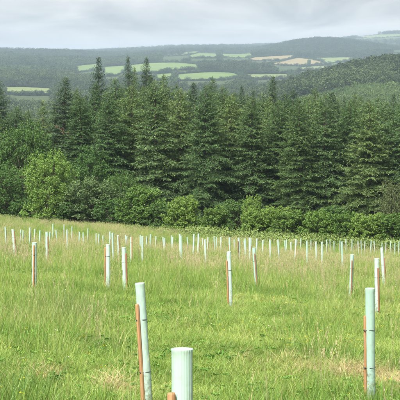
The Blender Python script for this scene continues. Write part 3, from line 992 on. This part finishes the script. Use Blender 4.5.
def conifer_mesh(seed, H, Rm, kind):
    """returns crown mesh, trunk mesh. kind: 'fir' broad with light tips, 'spruce' narrow and dark"""
    r = np.random.default_rng(seed)
    Cs, Ds, Ns, Ls, Ws, Ts = [], [], [], [], [], []
    tr = MB()
    bend = r.normal(0, 0.12, 2)
    zz = np.linspace(0, H, 12)
    P = np.stack([bend[0] * (zz / H) ** 2 * 2, bend[1] * (zz / H) ** 2 * 2, zz], 1)
    tr.tube(P, 0.19 * (H / 17) * (1 - zz / H) ** 0.85 + 0.012, 8)
    z = H * 0.05
    pw = {'fir': 0.66, 'larch': 0.68, 'spruce': 0.66}[kind]
    side_bias = r.uniform(0, 6.28)
    while z < H * 0.995:
        f = z / H
        nb = int(r.integers(5, 8)) if f < 0.9 else 5
        az0 = r.uniform(0, 6.28)
        for k in range(nb):
            a = az0 + 6.283 * k / nb + r.normal(0, 0.22)
            L = Rm * (1 - f) ** pw * r.uniform(0.68, 1.18) * (1 + 0.10 * math.cos(a - side_bias))
            if f < 0.16: L *= 0.7 + 1.9 * f
            L = max(L, 0.22)
            e0 = np.interp(f, [0, 0.35, 0.75, 1.0], [-0.10, 0.05, 0.28, 0.6]) + r.normal(0, 0.09)
            droop = np.interp(f, [0, 0.5, 1.0], [0.42, 0.34, 0.05]) * r.uniform(0.6, 1.4)
            up = 0.16 * r.uniform(0.3, 1.5)
            c0 = np.array([np.interp(z, zz, P[:, 0]), np.interp(z, zz, P[:, 1]), z + r.normal(0, 0.08)])
            d = np.array([math.cos(a), math.sin(a), 0]); p = np.array([-math.sin(a), math.cos(a), 0])
            npos = max(3, int(L / 0.21))
            ts = np.linspace(0.14, 1.0, npos)
            zf = lambda t: L * (e0 * t - droop * t * t + up * t ** 4)
            if L > 0.9:
                tt = np.linspace(0, 0.8, 4)
                tr.tube(c0 + d * (L * tt)[:, None] + np.array([0, 0, 1.0]) * zf(tt)[:, None], np.array([0.035, 0.026, 0.018, 0.008]) * min(1, L / 2), 4, False)
            for t in ts:
                b = c0 + d * L * t + np.array([0, 0, zf(t)])
                for s in (-1, 1):
                    tl_ = min(0.95, 0.42 * L * (1.05 - t) + 0.10 + 0.14 * min(1, L / 1.5)) * r.uniform(0.6, 1.25)
                    m = max(2, int(tl_ / 0.048))
                    tdir = unit(d * r.uniform(0.45, 0.9) + s * p * r.uniform(0.6, 1.0) + np.array([0, 0, r.uniform(-0.45, 0.02)]))
                    q = (np.arange(m) + r.uniform(0, 0.6, m)) / m
                    C = b + tdir * (q * tl_)[:, None] + np.array([0, 0, -0.16]) * (q ** 2)[:, None] * tl_
                    D = unit(tdir + r.normal(0, 0.55, (m, 3)) + np.array([0, 0, -0.08]))
                    N = unit(np.array([0, 0, 1.0]) + d * 0.35 + r.normal(0, 0.6, (m, 3)))
                    Cs.append(C); Ds.append(D); Ns.append(N)
                    sf = min(1.0, 0.5 + 0.35 * L); Ls.append(r.uniform(0.16, 0.34, m) * sf); Ws.append(r.uniform(0.042, 0.076, m) * (0.6 + 0.4 * sf))
                    Ts.append(np.clip((q - 0.55) * 1.6 + (t - 0.75) * 1.2 + r.normal(0, 0.25, m), 0, 1))
            # tip shoot
            b = c0 + d * L + np.array([0, 0, zf(1.0)])
            Cs.append(b[None]); Ds.append(unit(d + np.array([0, 0, 0.1]))[None]); Ns.append(np.array([[0, 0, 1.0]])); Ls.append(np.array([0.34])); Ws.append(np.array([0.08])); Ts.append(np.array([1.0]))
        z += r.uniform(0.30, 0.52) * (0.55 if f > 0.85 else 1) * (H / 17)
    # leader
    k = 14; q = np.linspace(0.955, 1.0, k); a = r.uniform(0, 6.28, k)
    Cs.append(np.stack([np.full(k, P[-1, 0]), np.full(k, P[-1, 1]), q * H], 1)); Ds.append(unit(np.stack([np.cos(a) * .5, np.sin(a) * .5, np.ones(k)], 1)))
    Ns.append(unit(r.normal(0, 1, (k, 3)))); Ls.append(np.full(k, 0.3)); Ws.append(np.full(k, 0.07)); Ts.append(np.full(k, 0.8))
    C, D, N = map(np.concatenate, (Cs, Ds, Ns)); ln, wd, tp = map(np.concatenate, (Ls, Ws, Ts))
    V, q = kites(C, D, N, ln, wd, 0.42)
    nq = len(C)
    mat = M[{'fir': 'fir', 'spruce': 'spruce', 'larch': 'larch'}[kind]]
    crown = mesh_np('crown', V, [q], {'rnd': ('FLOAT', 'POINT', np.repeat(r.uniform(0, 1, nq), 4)), 'tip': ('FLOAT', 'POINT', np.repeat(tp, 4))}, False, [mat])
    return crown, tr.mesh('trunk', [M['bark']], True)


CON = {}
for k, (kd, H_, R_) in enumerate([('fir', 17, 4.2), ('fir', 17, 3.6), ('fir', 17, 4.6), ('larch', 17, 4.1), ('larch', 17, 3.4), ('spruce', 17, 3.6), ('spruce', 17, 3.0)]):
    CON.setdefault(kd, []).append(conifer_mesh(300 + k, H_, R_, kd))


def conifer(px_, ytop, Y, kind, var, wide, label, group, name='conifer'):
    X, Y, zb = at(px_, Y * K)
    H_ = (EYE - (ytop - HOR) / F * Y) - zb
    s = H_ / 17.0
    crown, trunk = CON[kind][var % len(CON[kind])]
    wx_ = random.uniform(0.88, 1.14)
    e = link(name, None); e.location = (X, Y, zb - 0.1)
    e.rotation_euler = (random.gauss(0, .012), random.gauss(0, .012), random.uniform(0, 6.28))
    tag(e, label, 'conifer', group)
    for nm, me in (('trunk', trunk), ('crown', crown)):
        c = link(nm, me, e); c.scale = (wide * wx_, wide / wx_, s)
    return e


GF = 'conifers in the front row of the plantation'
GB = 'conifers behind the front row of the plantation'
# special ones
c62 = conifer(62, 77, 67, 'spruce', 0, 1.12, 'broad dark spruce at the left end of the conifers with a dead brown branch', GF)
conifer(98, 57, 79, 'spruce', 1, 1.0, 'tall dark pointed spruce, leftmost of the three spires above the wood', GB)
conifer(131, 56.5, 86, 'spruce', 1, 0.95, 'tall dark slim spruce, middle one of the three spires above the wood', GB)
conifer(147.5, 57.5, 88, 'spruce', 0, 0.92, 'tall dark slim spruce, rightmost of the three spires above the wood', GB)
conifer(139.5, 67, 90, 'larch', 1, 0.8, 'slim paler conifer top squeezed between two tall dark spires', GB)
conifer(240, 86, 82, 'spruce', 1, 0.85, 'small dark spruce top near the centre of the wood', GB)
conifer(273, 76, 84, 'spruce', 0, 0.95, 'dark spruce top standing above its neighbours right of centre', GB)
conifer(255, 90, 80, 'spruce', 1, 0.8, 'short dark spruce top left of the taller one right of centre', GB)
conifer(1, 77, 80, 'spruce', 0, 1.05, 'dark spruce cut by the left edge of the picture', GB)
# dead branch on the broad spruce
r = np.random.default_rng(77); n = 60
q = r.uniform(0, 1, n); C = np.stack([-0.7 + 2.4 * q, -2.3 - 0.5 * q, 10.9 - 1.3 * q - 0.3 * q ** 2], 1) + r.normal(0, 0.12, (n, 3))
V, qd = kites(C, unit(np.array([0.8, -0.2, -0.7]) + r.normal(0, 0.5, (n, 3))), unit(r.normal(0, 1, (n, 3))), r.uniform(.25, .45, n), r.uniform(.07, .13, n))
dbm = mesh_np('dead_branch', V, [qd], {'rnd': ('FLOAT', 'POINT', np.repeat(r.uniform(0, 1, n), 4)), 'tip': ('FLOAT', 'POINT', np.repeat(r.uniform(0, 1, n), 4))}, False, [M['dead_needles']])
c62.rotation_euler = (0, 0, 0)
db = link('dead_branch', dbm, c62); db['label'] = 'dead brown branch hanging in the spruce'

FRONT = [(84, 96, 66, 'fir'), (110, 92, 64, 'fir'), (132, 85, 65.5, 'larch'), (156, 80, 64, 'fir'), (180, 88, 66, 'larch'), (205, 84, 63.5, 'fir'), (229, 95, 65, 'larch'),
         (252, 96, 64, 'fir'), (277, 100, 65, 'fir'), (301, 98, 63, 'larch'), (325, 93, 63.5, 'fir'), (349, 99, 64.5, 'fir'), (371, 101, 62.5, 'larch'), (396, 101, 63, 'fir'), (419, 102, 64, 'fir'), (440, 100, 63, 'fir')]
NEARBY = ['behind the grey-green shrub', '', '', '', 'above the round bright bush', '', '', '', '', '', '', '', '', '', '', '']
for k, (a, b, Y, kd) in enumerate(FRONT):
    vis = k < 14
    conifer(a, b, Y, kd, k, random.uniform(1.05, 1.3),
            ('tall green conifer in the front row, %s from the left after the broad dark spruce' % ordinal[k]) if vis else 'green conifer, %s one beyond the right edge of the picture' % ordinal[k - 14], GF)
BACK = [(75, 88), (92, 82), (115, 78), (122, 88), (141, 86), (153, 76), (165, 74), (172, 84), (190, 90), (196, 82), (214, 77), (220, 86), (234, 92), (247, 94), (262, 93), (268, 97),
        (283, 92), (290, 97), (296, 90), (309, 95), (315, 88), (333, 92), (340, 96), (356, 94), (364, 99), (378, 96), (385, 101), (404, 97), (414, 95), (430, 98), (448, 99), (30, 110), (14, 106), (44, 100), (-14, 92), (-35, 90), (-55, 94)]
gaps = {}
for k, (a, b) in enumerate(sorted(BACK)):
    i_ = sum(1 for f_ in FRONT[:14] if f_[0] < a)
    gaps[i_] = gaps.get(i_, 0) + 1
    if a < 60 or a > 400:
        lab = 'conifer tip behind the wood edge, %s from left %s' % (ordinal[gaps[i_] - 1], 'beside the broad dark spruce' if a < 60 else 'at the far right')
    else:
        lab = '%s conifer tip showing behind, just right of %s' % (ordinal[gaps[i_] - 1], 'front-row conifer ' + ordinal[i_ - 1] + ' from left' if i_ else 'the broad dark spruce')
    conifer(a, b, random.uniform(71, 80), random.choice(['fir', 'fir', 'larch', 'larch', 'fir', 'spruce']), k, random.uniform(1.02, 1.25),
            lab, GB)
for k in range(40):
    a = -60 + 520 * (k + random.random()) / 40
    if 8 < a < 52: continue
    conifer(a, random.uniform(93, 104) + (8 if a < 60 else 0), random.uniform(84, 104), random.choice(['fir', 'larch', 'spruce']), k, random.uniform(0.8, 1.0),
            'conifer deep in the plantation, mostly hidden behind other trees', GB)

# ------------------------------------------------------------------ broadleaf trees and bushes


def broadleaf_mesh(seed, lobes, leaf, nleaf, mat, flat=1.0, low=0.0, spiky=0.0):
    """unit plant: height 1, half-width 0.5 (scaled per plant); leaf sizes are in those units"""
    r = np.random.default_rng(seed)
    tr = MB()
    Cs, Ds, Ns, Ls, Ws = [], [], [], [], []
    tr.tube([[0, 0, -0.03], [0.01, 0, 0.15], [0, 0.015, 0.34]], [0.035, 0.028, 0.018], 7)
    per = nleaf // lobes
    for k in range(lobes):
        f = (k + 0.5) / lobes
        zz = low + (0.9 - low) * f
        env = math.sqrt(max(0.02, 1 - ((zz - 0.42) / 0.56) ** 2)) * 0.40
        a = k * 2.4 + r.uniform(-.5, .5); rr = env * r.uniform(0.45, 1.0)
        c = np.array([rr * math.cos(a), rr * math.sin(a), zz])
        rad = r.uniform(0.11, 0.19) * (1 if zz < 0.8 else 0.75)
        tr.tube([[0, 0, 0.08 + 0.2 * zz], [c[0] * .4, c[1] * .4, 0.1 + 0.55 * zz], c], [0.017, 0.011, 0.004], 5, False)
        m = int(per * (rad / 0.15) ** 2)
        u = unit(r.normal(0, 1, (m, 3)))
        # sub clumps on the lobe
        cl = unit(r.normal(0, 1, (14, 3)))
        near = cl[np.argmax(u @ cl.T, 1)]
        u = unit(u * 0.6 + near * 0.55)
        dist = rad * np.clip(r.normal(0.88, 0.17, m), 0.2, 1.25)
        C = c + u * dist[:, None] * np.array([1, 1, 0.85 * flat])
        C[:, 2] = np.maximum(C[:, 2], 0.01)
        D = unit(u * 0.5 + r.normal(0, 0.6, (m, 3)) + np.array([0, 0, spiky - 0.15]))
        N = unit(u * 0.8 + np.array([0, 0, 0.6]) + r.normal(0, 0.5, (m, 3)))
        Cs.append(C); Ds.append(D); Ns.append(N); Ls.append(leaf * r.uniform(0.7, 1.35, m)); Ws.append(leaf * r.uniform(0.4, 0.75, m))
    C, D, N = map(np.concatenate, (Cs, Ds, Ns)); ln, wd = map(np.concatenate, (Ls, Ws))
    V, q = kites(C, D, N, ln, wd, 0.5); n = len(C)
    crown = mesh_np('crown', V, [q], {'rnd': ('FLOAT', 'POINT', np.repeat(r.uniform(0, 1, n), 4)), 'tip': ('FLOAT', 'POINT', np.repeat((r.uniform(0, 1, n) > 0.7) * r.uniform(0, 1, n), 4))}, False, [M[mat]])
    return crown, tr.mesh('trunk', [M['bark']], True)


BL = {
    'ash': broadleaf_mesh(400, 30, 0.023, 24000, 'leaf_ash', low=0.08),
    'dark': broadleaf_mesh(401, 28, 0.022, 24000, 'leaf_dark', low=0.06),
    'mid': broadleaf_mesh(402, 30, 0.021, 26000, 'leaf_mid', low=0.06),
    'willow': broadleaf_mesh(403, 26, 0.030, 18000, 'leaf_grey', low=0.05),
    'bush_light': broadleaf_mesh(404, 24, 0.036, 15000, 'leaf_light', low=0.05),
    'bush_mid': broadleaf_mesh(405, 24, 0.038, 15000, 'leaf_mid', low=0.05, spiky=0.3),
    'bush_dark': broadleaf_mesh(406, 22, 0.038, 13000, 'leaf_dark', low=0.05),
    'brown': broadleaf_mesh(407, 24, 0.028, 11000, 'leaf_brown', low=0.1),
}


def broadleaf(px_, ytop, wpx, Y, kind, label, cat, group, name, deep=1.0):
    X, Y, zb = at(px_, Y * K)
    H_ = (EYE - (ytop - HOR) / F * Y) - zb
    W_ = wpx * Y / F
    crown, trunk = BL[kind]
    e = link(name, None); e.location = (X, Y, zb - 0.05); e.rotation_euler.z = random.uniform(0, 6.28)
    tag(e, label, cat, group)
    for nm, me in (('trunk', trunk), ('crown', crown)):
        c = link(nm, me, e); c.scale = (W_ * 1.16, W_ * 1.16 * deep, H_ * 1.04)
    return e


GT, GS = 'broadleaf trees at the wood edge', 'bushes along the far field edge'
TREES = [
    (24, 122, 66, 66, 'dark', 'full dark green broadleaf tree above the pale ash at the left'),
    (50, 151, 54, 59, 'ash', 'pale yellow-green broadleaf tree, brightest at the left of the wood edge'),
    (8, 166, 52, 61, 'dark', 'dark rounded broadleaf tree at the left picture edge'),
    (93, 148, 56, 63.5, 'dark', 'dark broadleaf tree behind the grey-green shrub'),
    (90, 177, 64, 58.5, 'willow', 'grey-green spreading shrub right of the pale broadleaf tree'),
    (-18, 130, 60, 66, 'dark', 'dark broadleaf tree just beyond the left edge of the picture'),
    (120, 172, 44, 60.5, 'dark', 'dark narrow broadleaf tree between grey-green shrub and pale bushes'),
    (397, 179, 38, 58, 'brown', 'dull olive-brown thin-leaved tree at the right edge above the bushes'),
]
for (a, b, w, Y, kd, lab) in TREES:
    broadleaf(a, b, w, Y, kd, lab, 'tree', GT, 'broadleaf_tree')
BUSHES = [
    (141, 187, 54, 56.5, 'bush_mid', 'wide leafy green bush left of the round bright bush'),
    (184, 195, 48, 55, 'bush_light', 'round bright green bush at the field edge, most bulging one'),
    (160, 203, 34, 56, 'bush_dark', 'low dark bush squeezed between the two bright bushes'),
    (112, 199, 36, 57, 'bush_dark', 'low dark bush under the grey-green shrub'),
    (70, 200, 40, 58.5, 'bush_dark', 'low dark bush at the foot of the pale broadleaf tree'),
    (28, 198, 36, 59.5, 'bush_dark', 'low dark bush left of the pale broadleaf tree'),
    (-8, 195, 46, 60, 'bush_dark', 'low dark bush cut by the left picture edge'),
    (215, 206, 36, 54, 'bush_mid', 'green bush directly right of the round bright bush'),
    (236, 200, 38, 56, 'bush_dark', 'dark green bush right of centre behind lighter hedge bushes'),
    (253, 194, 20, 55.5, 'bush_light', 'narrow bright sapling rising above the hedge bushes'),
    (262, 207, 42, 53.5, 'bush_light', 'green hedge bush below the narrow bright sapling'),
    (290, 210, 44, 53.5, 'bush_mid', 'first hedge bush right of the narrow sapling\'s bush'),
    (276, 205, 34, 56.5, 'bush_light', 'pale bush peeping between two hedge bushes right of the sapling'),
    (318, 209, 44, 53, 'bush_light', 'bright hedge bush, second right of the sapling\'s bush'),
    (345, 212, 44, 53, 'bush_mid', 'third hedge bush right of the sapling\'s bush'),
    (332, 206, 36, 56.5, 'bush_dark', 'dark bush behind the hedge on the right'),
    (370, 212, 44, 52.5, 'bush_light', 'bright hedge bush near the right picture edge'),
    (393, 213, 40, 52.5, 'bush_mid', 'hedge bush cut by the right picture edge'),
    (420, 212, 46, 52.5, 'bush_light', 'hedge bush just beyond the right picture edge'),
]
for (a, b, w, Y, kd, lab) in BUSHES:
    broadleaf(a, b, w, Y, kd, lab, 'bush', GS, 'bush', 0.8)
# heap of cut scrub by the left wood edge
X, Y, zb = pix(29, 217, 0.0, 100, 200)
r = np.random.default_rng(88); mb = MB()
for k in range(70):
    a = r.uniform(0, 6.28); c = np.array([r.normal(0, 1.0), r.normal(0, 0.4), abs(r.normal(0, 0.25))]); c[2] *= max(0.1, 1 - abs(c[0]) / 2)
    d = unit(np.array([math.cos(a), math.sin(a) * .5, r.uniform(-.1, .5)])); l_ = r.uniform(0.5, 1.3)
    mb.tube([c - d * l_ / 2, c + r.normal(0, .05, 3), c + d * l_ / 2], [0.02, 0.016, 0.006], 4, False)
br_ = link('brush_heap', None); br_.location = (X, Y, zb)
tag(br_, 'low heap of brown cut branches before the wood at the left', 'brush heap')
link('branches', mb.mesh('branches', [M['bark']]), br_)
n = 900
C = np.stack([r.normal(0, 1.1, n), r.normal(0, .4, n), np.abs(r.normal(0, .28, n))], 1)
V, q = kites(C, unit(r.normal(0, 1, (n, 3))), unit(r.normal(0, 1, (n, 3))), r.uniform(.08, .2, n), r.uniform(.04, .08, n))
link('leaves', mesh_np('heap_leaves', V, [q], {'rnd': ('FLOAT', 'POINT', np.repeat(r.uniform(0, 1, n), 4)), 'tip': ('FLOAT', 'POINT', np.repeat(r.uniform(0, 1, n), 4))}, False, [M['leaf_brown']]), br_)


def clump(name, seed, n, leaf, spread, h, mat='far_leaf', flatbase=True):
    r = np.random.default_rng(seed)
    u = unit(r.normal(0, 1, (n, 3)))
    C = u * np.array([spread, spread, h]) * np.clip(r.normal(0.85, 0.2, n), .2, 1.2)[:, None]
    C[:, 2] = np.abs(C[:, 2])
    V, q = kites(C, unit(u * .6 + r.normal(0, .6, (n, 3))), unit(u + np.array([0, 0, .6]) + r.normal(0, .5, (n, 3))), leaf * r.uniform(.7, 1.3, n), leaf * r.uniform(.4, .75, n), .5)
    return mesh_np(name, V, [q], {'rnd': ('FLOAT', 'POINT', np.repeat(r.uniform(0, 1, n), 4))}, False, [M[mat]])


# bracken and nettles along the foot of the hedge
r = np.random.default_rng(91); n = 1100
pxs = r.uniform(-40, 440, n)
Ye = field_edge(pxs) + np.where(pxs > 190, r.uniform(-4.5, 9, n), r.uniform(-0.5, 9.0, n))
Xs = (pxs - 200) / F * Ye
und = [clump('undergrowth_%d' % k, 500 + k, 170, 0.17, 0.75, 0.75) for k in range(4)]
sz = np.where(pxs > 190, r.uniform(0.6, 1.25, n), r.uniform(0.3, 0.75, n))
T = tints(n, np.stack([Xs, Ye], 1), [(0.11, 0.165, 0.05), (0.15, 0.212, 0.066), (0.19, 0.255, 0.09)], 41)
scatter('undergrowth', np.stack([Xs, Ye, ground(Xs, Ye)], 1), r.integers(0, 4, n), rand_rot(n, r), np.stack([sz, sz, sz], 1), T, und,
        'green bracken and nettles along the foot of the hedge', 'undergrowth')

# ------------------------------------------------------------------ distant woods, hedgerows and scrub


def far_tree(name, seed, n, lobes, tall, card):
    r = np.random.default_rng(seed)
    Cs, Us = [], []
    for k in range(lobes):
        f = (k + .5) / lobes; a = k * 2.4 + r.uniform(-.5, .5)
        zz = 0.22 + 0.62 * f; rr = 0.34 * math.sqrt(max(.05, 1 - ((zz - .5) / .5) ** 2)) * r.uniform(.5, 1)
        c = np.array([rr * math.cos(a), rr * math.sin(a), zz]); u = unit(r.normal(0, 1, (n // lobes, 3)))
        Cs.append(c + u * r.uniform(.13, .22) * np.clip(r.normal(.9, .15, (len(u), 1)), .3, 1.2)); Us.append(u)
    C = np.concatenate(Cs); u = np.concatenate(Us); n = len(C)
    V, q = kites(C, unit(u * .4 + r.normal(0, .6, (n, 3))), unit(u + np.array([0, 0, .5]) + r.normal(0, .4, (n, 3))), card * r.uniform(.7, 1.3, n), card * 0.75 * r.uniform(.7, 1.2, n), .5)
    V = V * np.array([1, 1, tall])
    return mesh_np(name, V, [q], {'rnd': ('FLOAT', 'POINT', np.repeat(r.uniform(0, 1, n), 4))}, False, [M['far_leaf']])


# running horizon so that woods wholly behind a crest are left out
UG = np.arange(-60, 461, 4.0); DG = np.concatenate([np.arange(400, 3000, 25), np.arange(3000, 17000, 70)])
UU, DD = np.meshgrid(UG, DG)
ang = (ground((UU - 200) / F * DD, DD) - EYE) / DD
run = np.maximum.accumulate(ang, 0)


def visible(u, D, ztop):
    k = np.clip(np.searchsorted(DG, D) - 1, 0, len(DG) - 1); c = np.clip(((u - UG[0]) / 4).round().astype(int), 0, len(UG) - 1)
    return (ztop - EYE) / D > run[k, c] - 0.0006


def wood_points(d0, d1, spacing, seed, u0=-50, u1=450):
    r = np.random.default_rng(seed)
    area = 0.5 * (d1 ** 2 - d0 ** 2) * (u1 - u0) / F
    n = int(area / spacing ** 2)
    D = np.sqrt(r.uniform(d0 ** 2, d1 ** 2, n)); u = r.uniform(u0, u1, n)
    X = (u - 200) / F * D; z = ground(X, D)
    py_ = HOR + F * (EYE - z) / D
    return X, D, z, u, py_, r


def wood(name, d0, d1, spacing, seed, hgt, cols, protos, label, keepf=None, cat='wood'):
    X, D, z, u, py_, r = wood_points(d0, d1, spacing, seed)
    c = classify(u, py_ + 0.35, D)
    ok = (c < 0) & visible(u, D, z + hgt * 1.2)
    for fr_ in (0.3, 0.6, 0.9, 1.2):        # no tall trees right in front of a field that lies open to view
        for (nm_, mt_, d0_, d1_, poly_) in FIELDS[:-1]:
            ok &= ~(in_poly(u, py_ - fr_ * hgt * F / D, poly_) & (D > d0_ * 0.6) & (D < d1_))
    if keepf is not None: ok &= keepf(u, py_, D, X)
    X, D, z, u = X[ok], D[ok], z[ok], u[ok]; n = len(X)
    h = hgt * r.uniform(0.55, 1.35, n) * (0.75 + 0.5 * value_noise(X, D, spacing * 9, seed + 2)); w = h * r.uniform(0.85, 1.35, n)
    k = np.clip(1.5 * (0.5 * value_noise(X, D / 2, spacing * 14, seed) + 0.25 * value_noise(X, D, spacing * 4, seed + 1) + 0.25 * r.uniform(0, 1, n)) - 0.25, 0, 1)[:, None]
    cols = np.asarray(cols); T = (cols[0] * (1 - k) + cols[1] * k) * r.uniform(0.72, 1.4, (n, 1))
    return scatter(name, np.stack([X, D, z - h * 0.12], 1), r.integers(0, len(protos), n), rand_rot(n, r, 0.05), np.stack([w, w, h], 1), T, protos, label, cat)


ft1 = [far_tree('far_tree_a%d' % k, 600 + k, 1000, 11, 1.0, 0.085) for k in range(5)]
ft2 = [far_tree('far_tree_b%d' % k, 620 + k, 300, 8, 1.0, 0.11) for k in range(4)]
DK = [(0.034, 0.056, 0.028), (0.070, 0.105, 0.046)]
wood('hillside_wood', 1650, 2500, 9.5, 701, 12, DK, ft1, 'dark mixed wood covering the nearer hill on the right', lambda u, p, D, X: (u > 225) & (D < 2400))
wood('valley_wood', 1400, 3750, 11, 702, 13, [(0.028, 0.050, 0.026), (0.075, 0.112, 0.048)], ft1, 'woods filling the valley below the fields at left and centre', lambda u, p, D, X: ~((u > 225) & (D < 2500)))
wood('middle_wood', 3750, 5750, 14, 703, 13, [(0.028, 0.050, 0.026), (0.072, 0.108, 0.048)], ft2, 'belts of dark wood between the fields in the middle distance')
wood('knoll_wood', 5750, 8500, 15, 704, 14, [(0.030, 0.052, 0.028), (0.050, 0.080, 0.036)], ft2, 'dark wood capping the rounded hill behind the tan fields')
wood('ridge_wood', 8500, 14000, 30, 705, 15, [(0.034, 0.056, 0.032), (0.056, 0.082, 0.042)], ft2, 'far blue-green woods along the skyline ridges')
bk = [clump('bracken_clump_%d' % k, 640 + k, 220, 0.19, 0.55, 0.75) for k in range(3)]
X, D, z, u, py_, r = wood_points(1400, 2075, 4.2, 706, 255, 450)
ok = (classify(u, py_, D) == len(FIELDS) - 1) & visible(u, D, z + 3)
X, D, z = X[ok], D[ok], z[ok]; n = len(X)
k = value_noise(X, D, 40, 5)[:, None]
T = (np.array([0.070, 0.115, 0.042]) * (1 - k) + np.array([0.105, 0.16, 0.058]) * k) * r.uniform(.85, 1.2, (n, 1))
s = r.uniform(2.0, 4.2, n) * (1 + 0.9 * (r.uniform(0, 1, n) > 0.94))
scatter('hillside_scrub', np.stack([X, D, z - .1], 1), r.integers(0, 3, n), rand_rot(n, r), np.stack([s, s, s * .8], 1), T, bk, 'bright green scrub and bracken on the slope below the right hill wood', 'scrub')
# hedgerows round the fields
HX, HD, HS = [], [], []
r = np.random.default_rng(710)
for (nm, mt, d0, d1, poly) in FIELDS[:-1]:
    pts = np.array(poly + poly[:1], float)
    for (x0, y0), (x1, y1) in zip(pts[:-1], pts[1:]):
        m = int(max(2, abs(x1 - x0) * 1.6 + abs(y1 - y0) * 1.2))
        for t in (np.arange(m) + r.uniform(0, .9, m)) / m:
            px_, py__ = x0 + (x1 - x0) * t, y0 + (y1 - y0) * t
            X_, Y_, z_ = pix(px_, py__, 0.0, d0 * 0.95, d1 * 1.02)
            HX.append(X_); HD.append(Y_); HS.append(r.uniform(3.0, 5.5) if r.uniform() < .75 else r.uniform(6, 10))
HX, HD, HS = map(np.array, (HX, HD, HS)); n = len(HX)
T = np.array([[0.042, 0.070, 0.034]]) * r.uniform(.8, 1.35, (n, 1))
scatter('hedgerows', np.stack([HX, HD, ground(HX, HD) - .3], 1), r.integers(0, 4, n), rand_rot(n, r), np.stack([HS * 1.5, HS * 1.5, HS], 1), T, ft2,
        'dark hedgerows dividing the distant fields', 'hedgerow')
# one lone round tree in the lower tan field
e = link('field_tree', None); X, Y, zb = pix(309, 64.2, 0, 5000, 7000); e.location = (X, Y, zb)
tag(e, 'lone round dark tree in the lower tan field far away', 'tree')
for nm, me in zip(('crown', 'trunk'), BL['dark']):
    c = link(nm, me, e); c.scale = (15, 15, 15)
# thin mast on the far skyline
e = link('radio_mast', None); X, Y, zb = at(119, 12500); e.location = (X, Y, zb)
tag(e, 'thin radio mast on the far skyline left of centre', 'mast')
mb = MB()
for a in range(3):
    an = a * 2.094
    mb.tube([[2.2 * math.cos(an), 2.2 * math.sin(an), 0], [0.9 * math.cos(an), 0.9 * math.sin(an), 62]], [0.35, 0.22], 5)
    for k in range(14):
        z0 = k * 4.4; w0 = 2.2 - 1.3 * z0 / 62; w1 = 2.2 - 1.3 * (z0 + 4.4) / 62
        mb.tube([[w0 * math.cos(an), w0 * math.sin(an), z0], [w1 * math.cos(an + 2.094), w1 * math.sin(an + 2.094), z0 + 4.4]], 0.12, 4, False)
link('lattice', mb.mesh('lattice', [NT('mast_steel').principled((0.35, 0.35, 0.36), 0.5)]), e)
mb = MB(); mb.tube([[0, 0, 61], [0, 0, 74]], [0.4, 0.2], 6)
link('antenna', mb.mesh('antenna', [bpy.data.materials['mast_steel']]), e)

# ------------------------------------------------------------------ haze
hb = MB()
x0, x1, y0, y1, z0, z1 = -24000, 24000, -24000, 24000, float(Vt[:, 2].min()) - 6, float(max(Vt[:, 2].max() + 25, 40))
hb.add([[x, y, zz] for x in (x0, x1) for y in (y0, y1) for zz in (z0, z1)], None, [(0, 1, 3, 2), (4, 6, 7, 5), (0, 4, 5, 1), (2, 3, 7, 6), (0, 2, 6, 4), (1, 5, 7, 3)])
hm = bpy.data.materials.new('haze_air'); hm.use_nodes = True
hm.node_tree.nodes.clear()
pv = hm.node_tree.nodes.new('ShaderNodeVolumePrincipled')
pv.inputs['Color'].default_value = (0.62, 0.80, 1.0, 1)
pv.inputs['Density'].default_value = 0.000074
pv.inputs['Anisotropy'].default_value = 0.1
om = hm.node_tree.nodes.new('ShaderNodeOutputMaterial')
hm.node_tree.links.new(pv.outputs[0], om.inputs['Volume'])
hz_o = link('haze', hb.mesh('haze', [hm]))
tag(hz_o, 'pale blue haze between the near trees and the far hills', 'haze', kind='stuff')
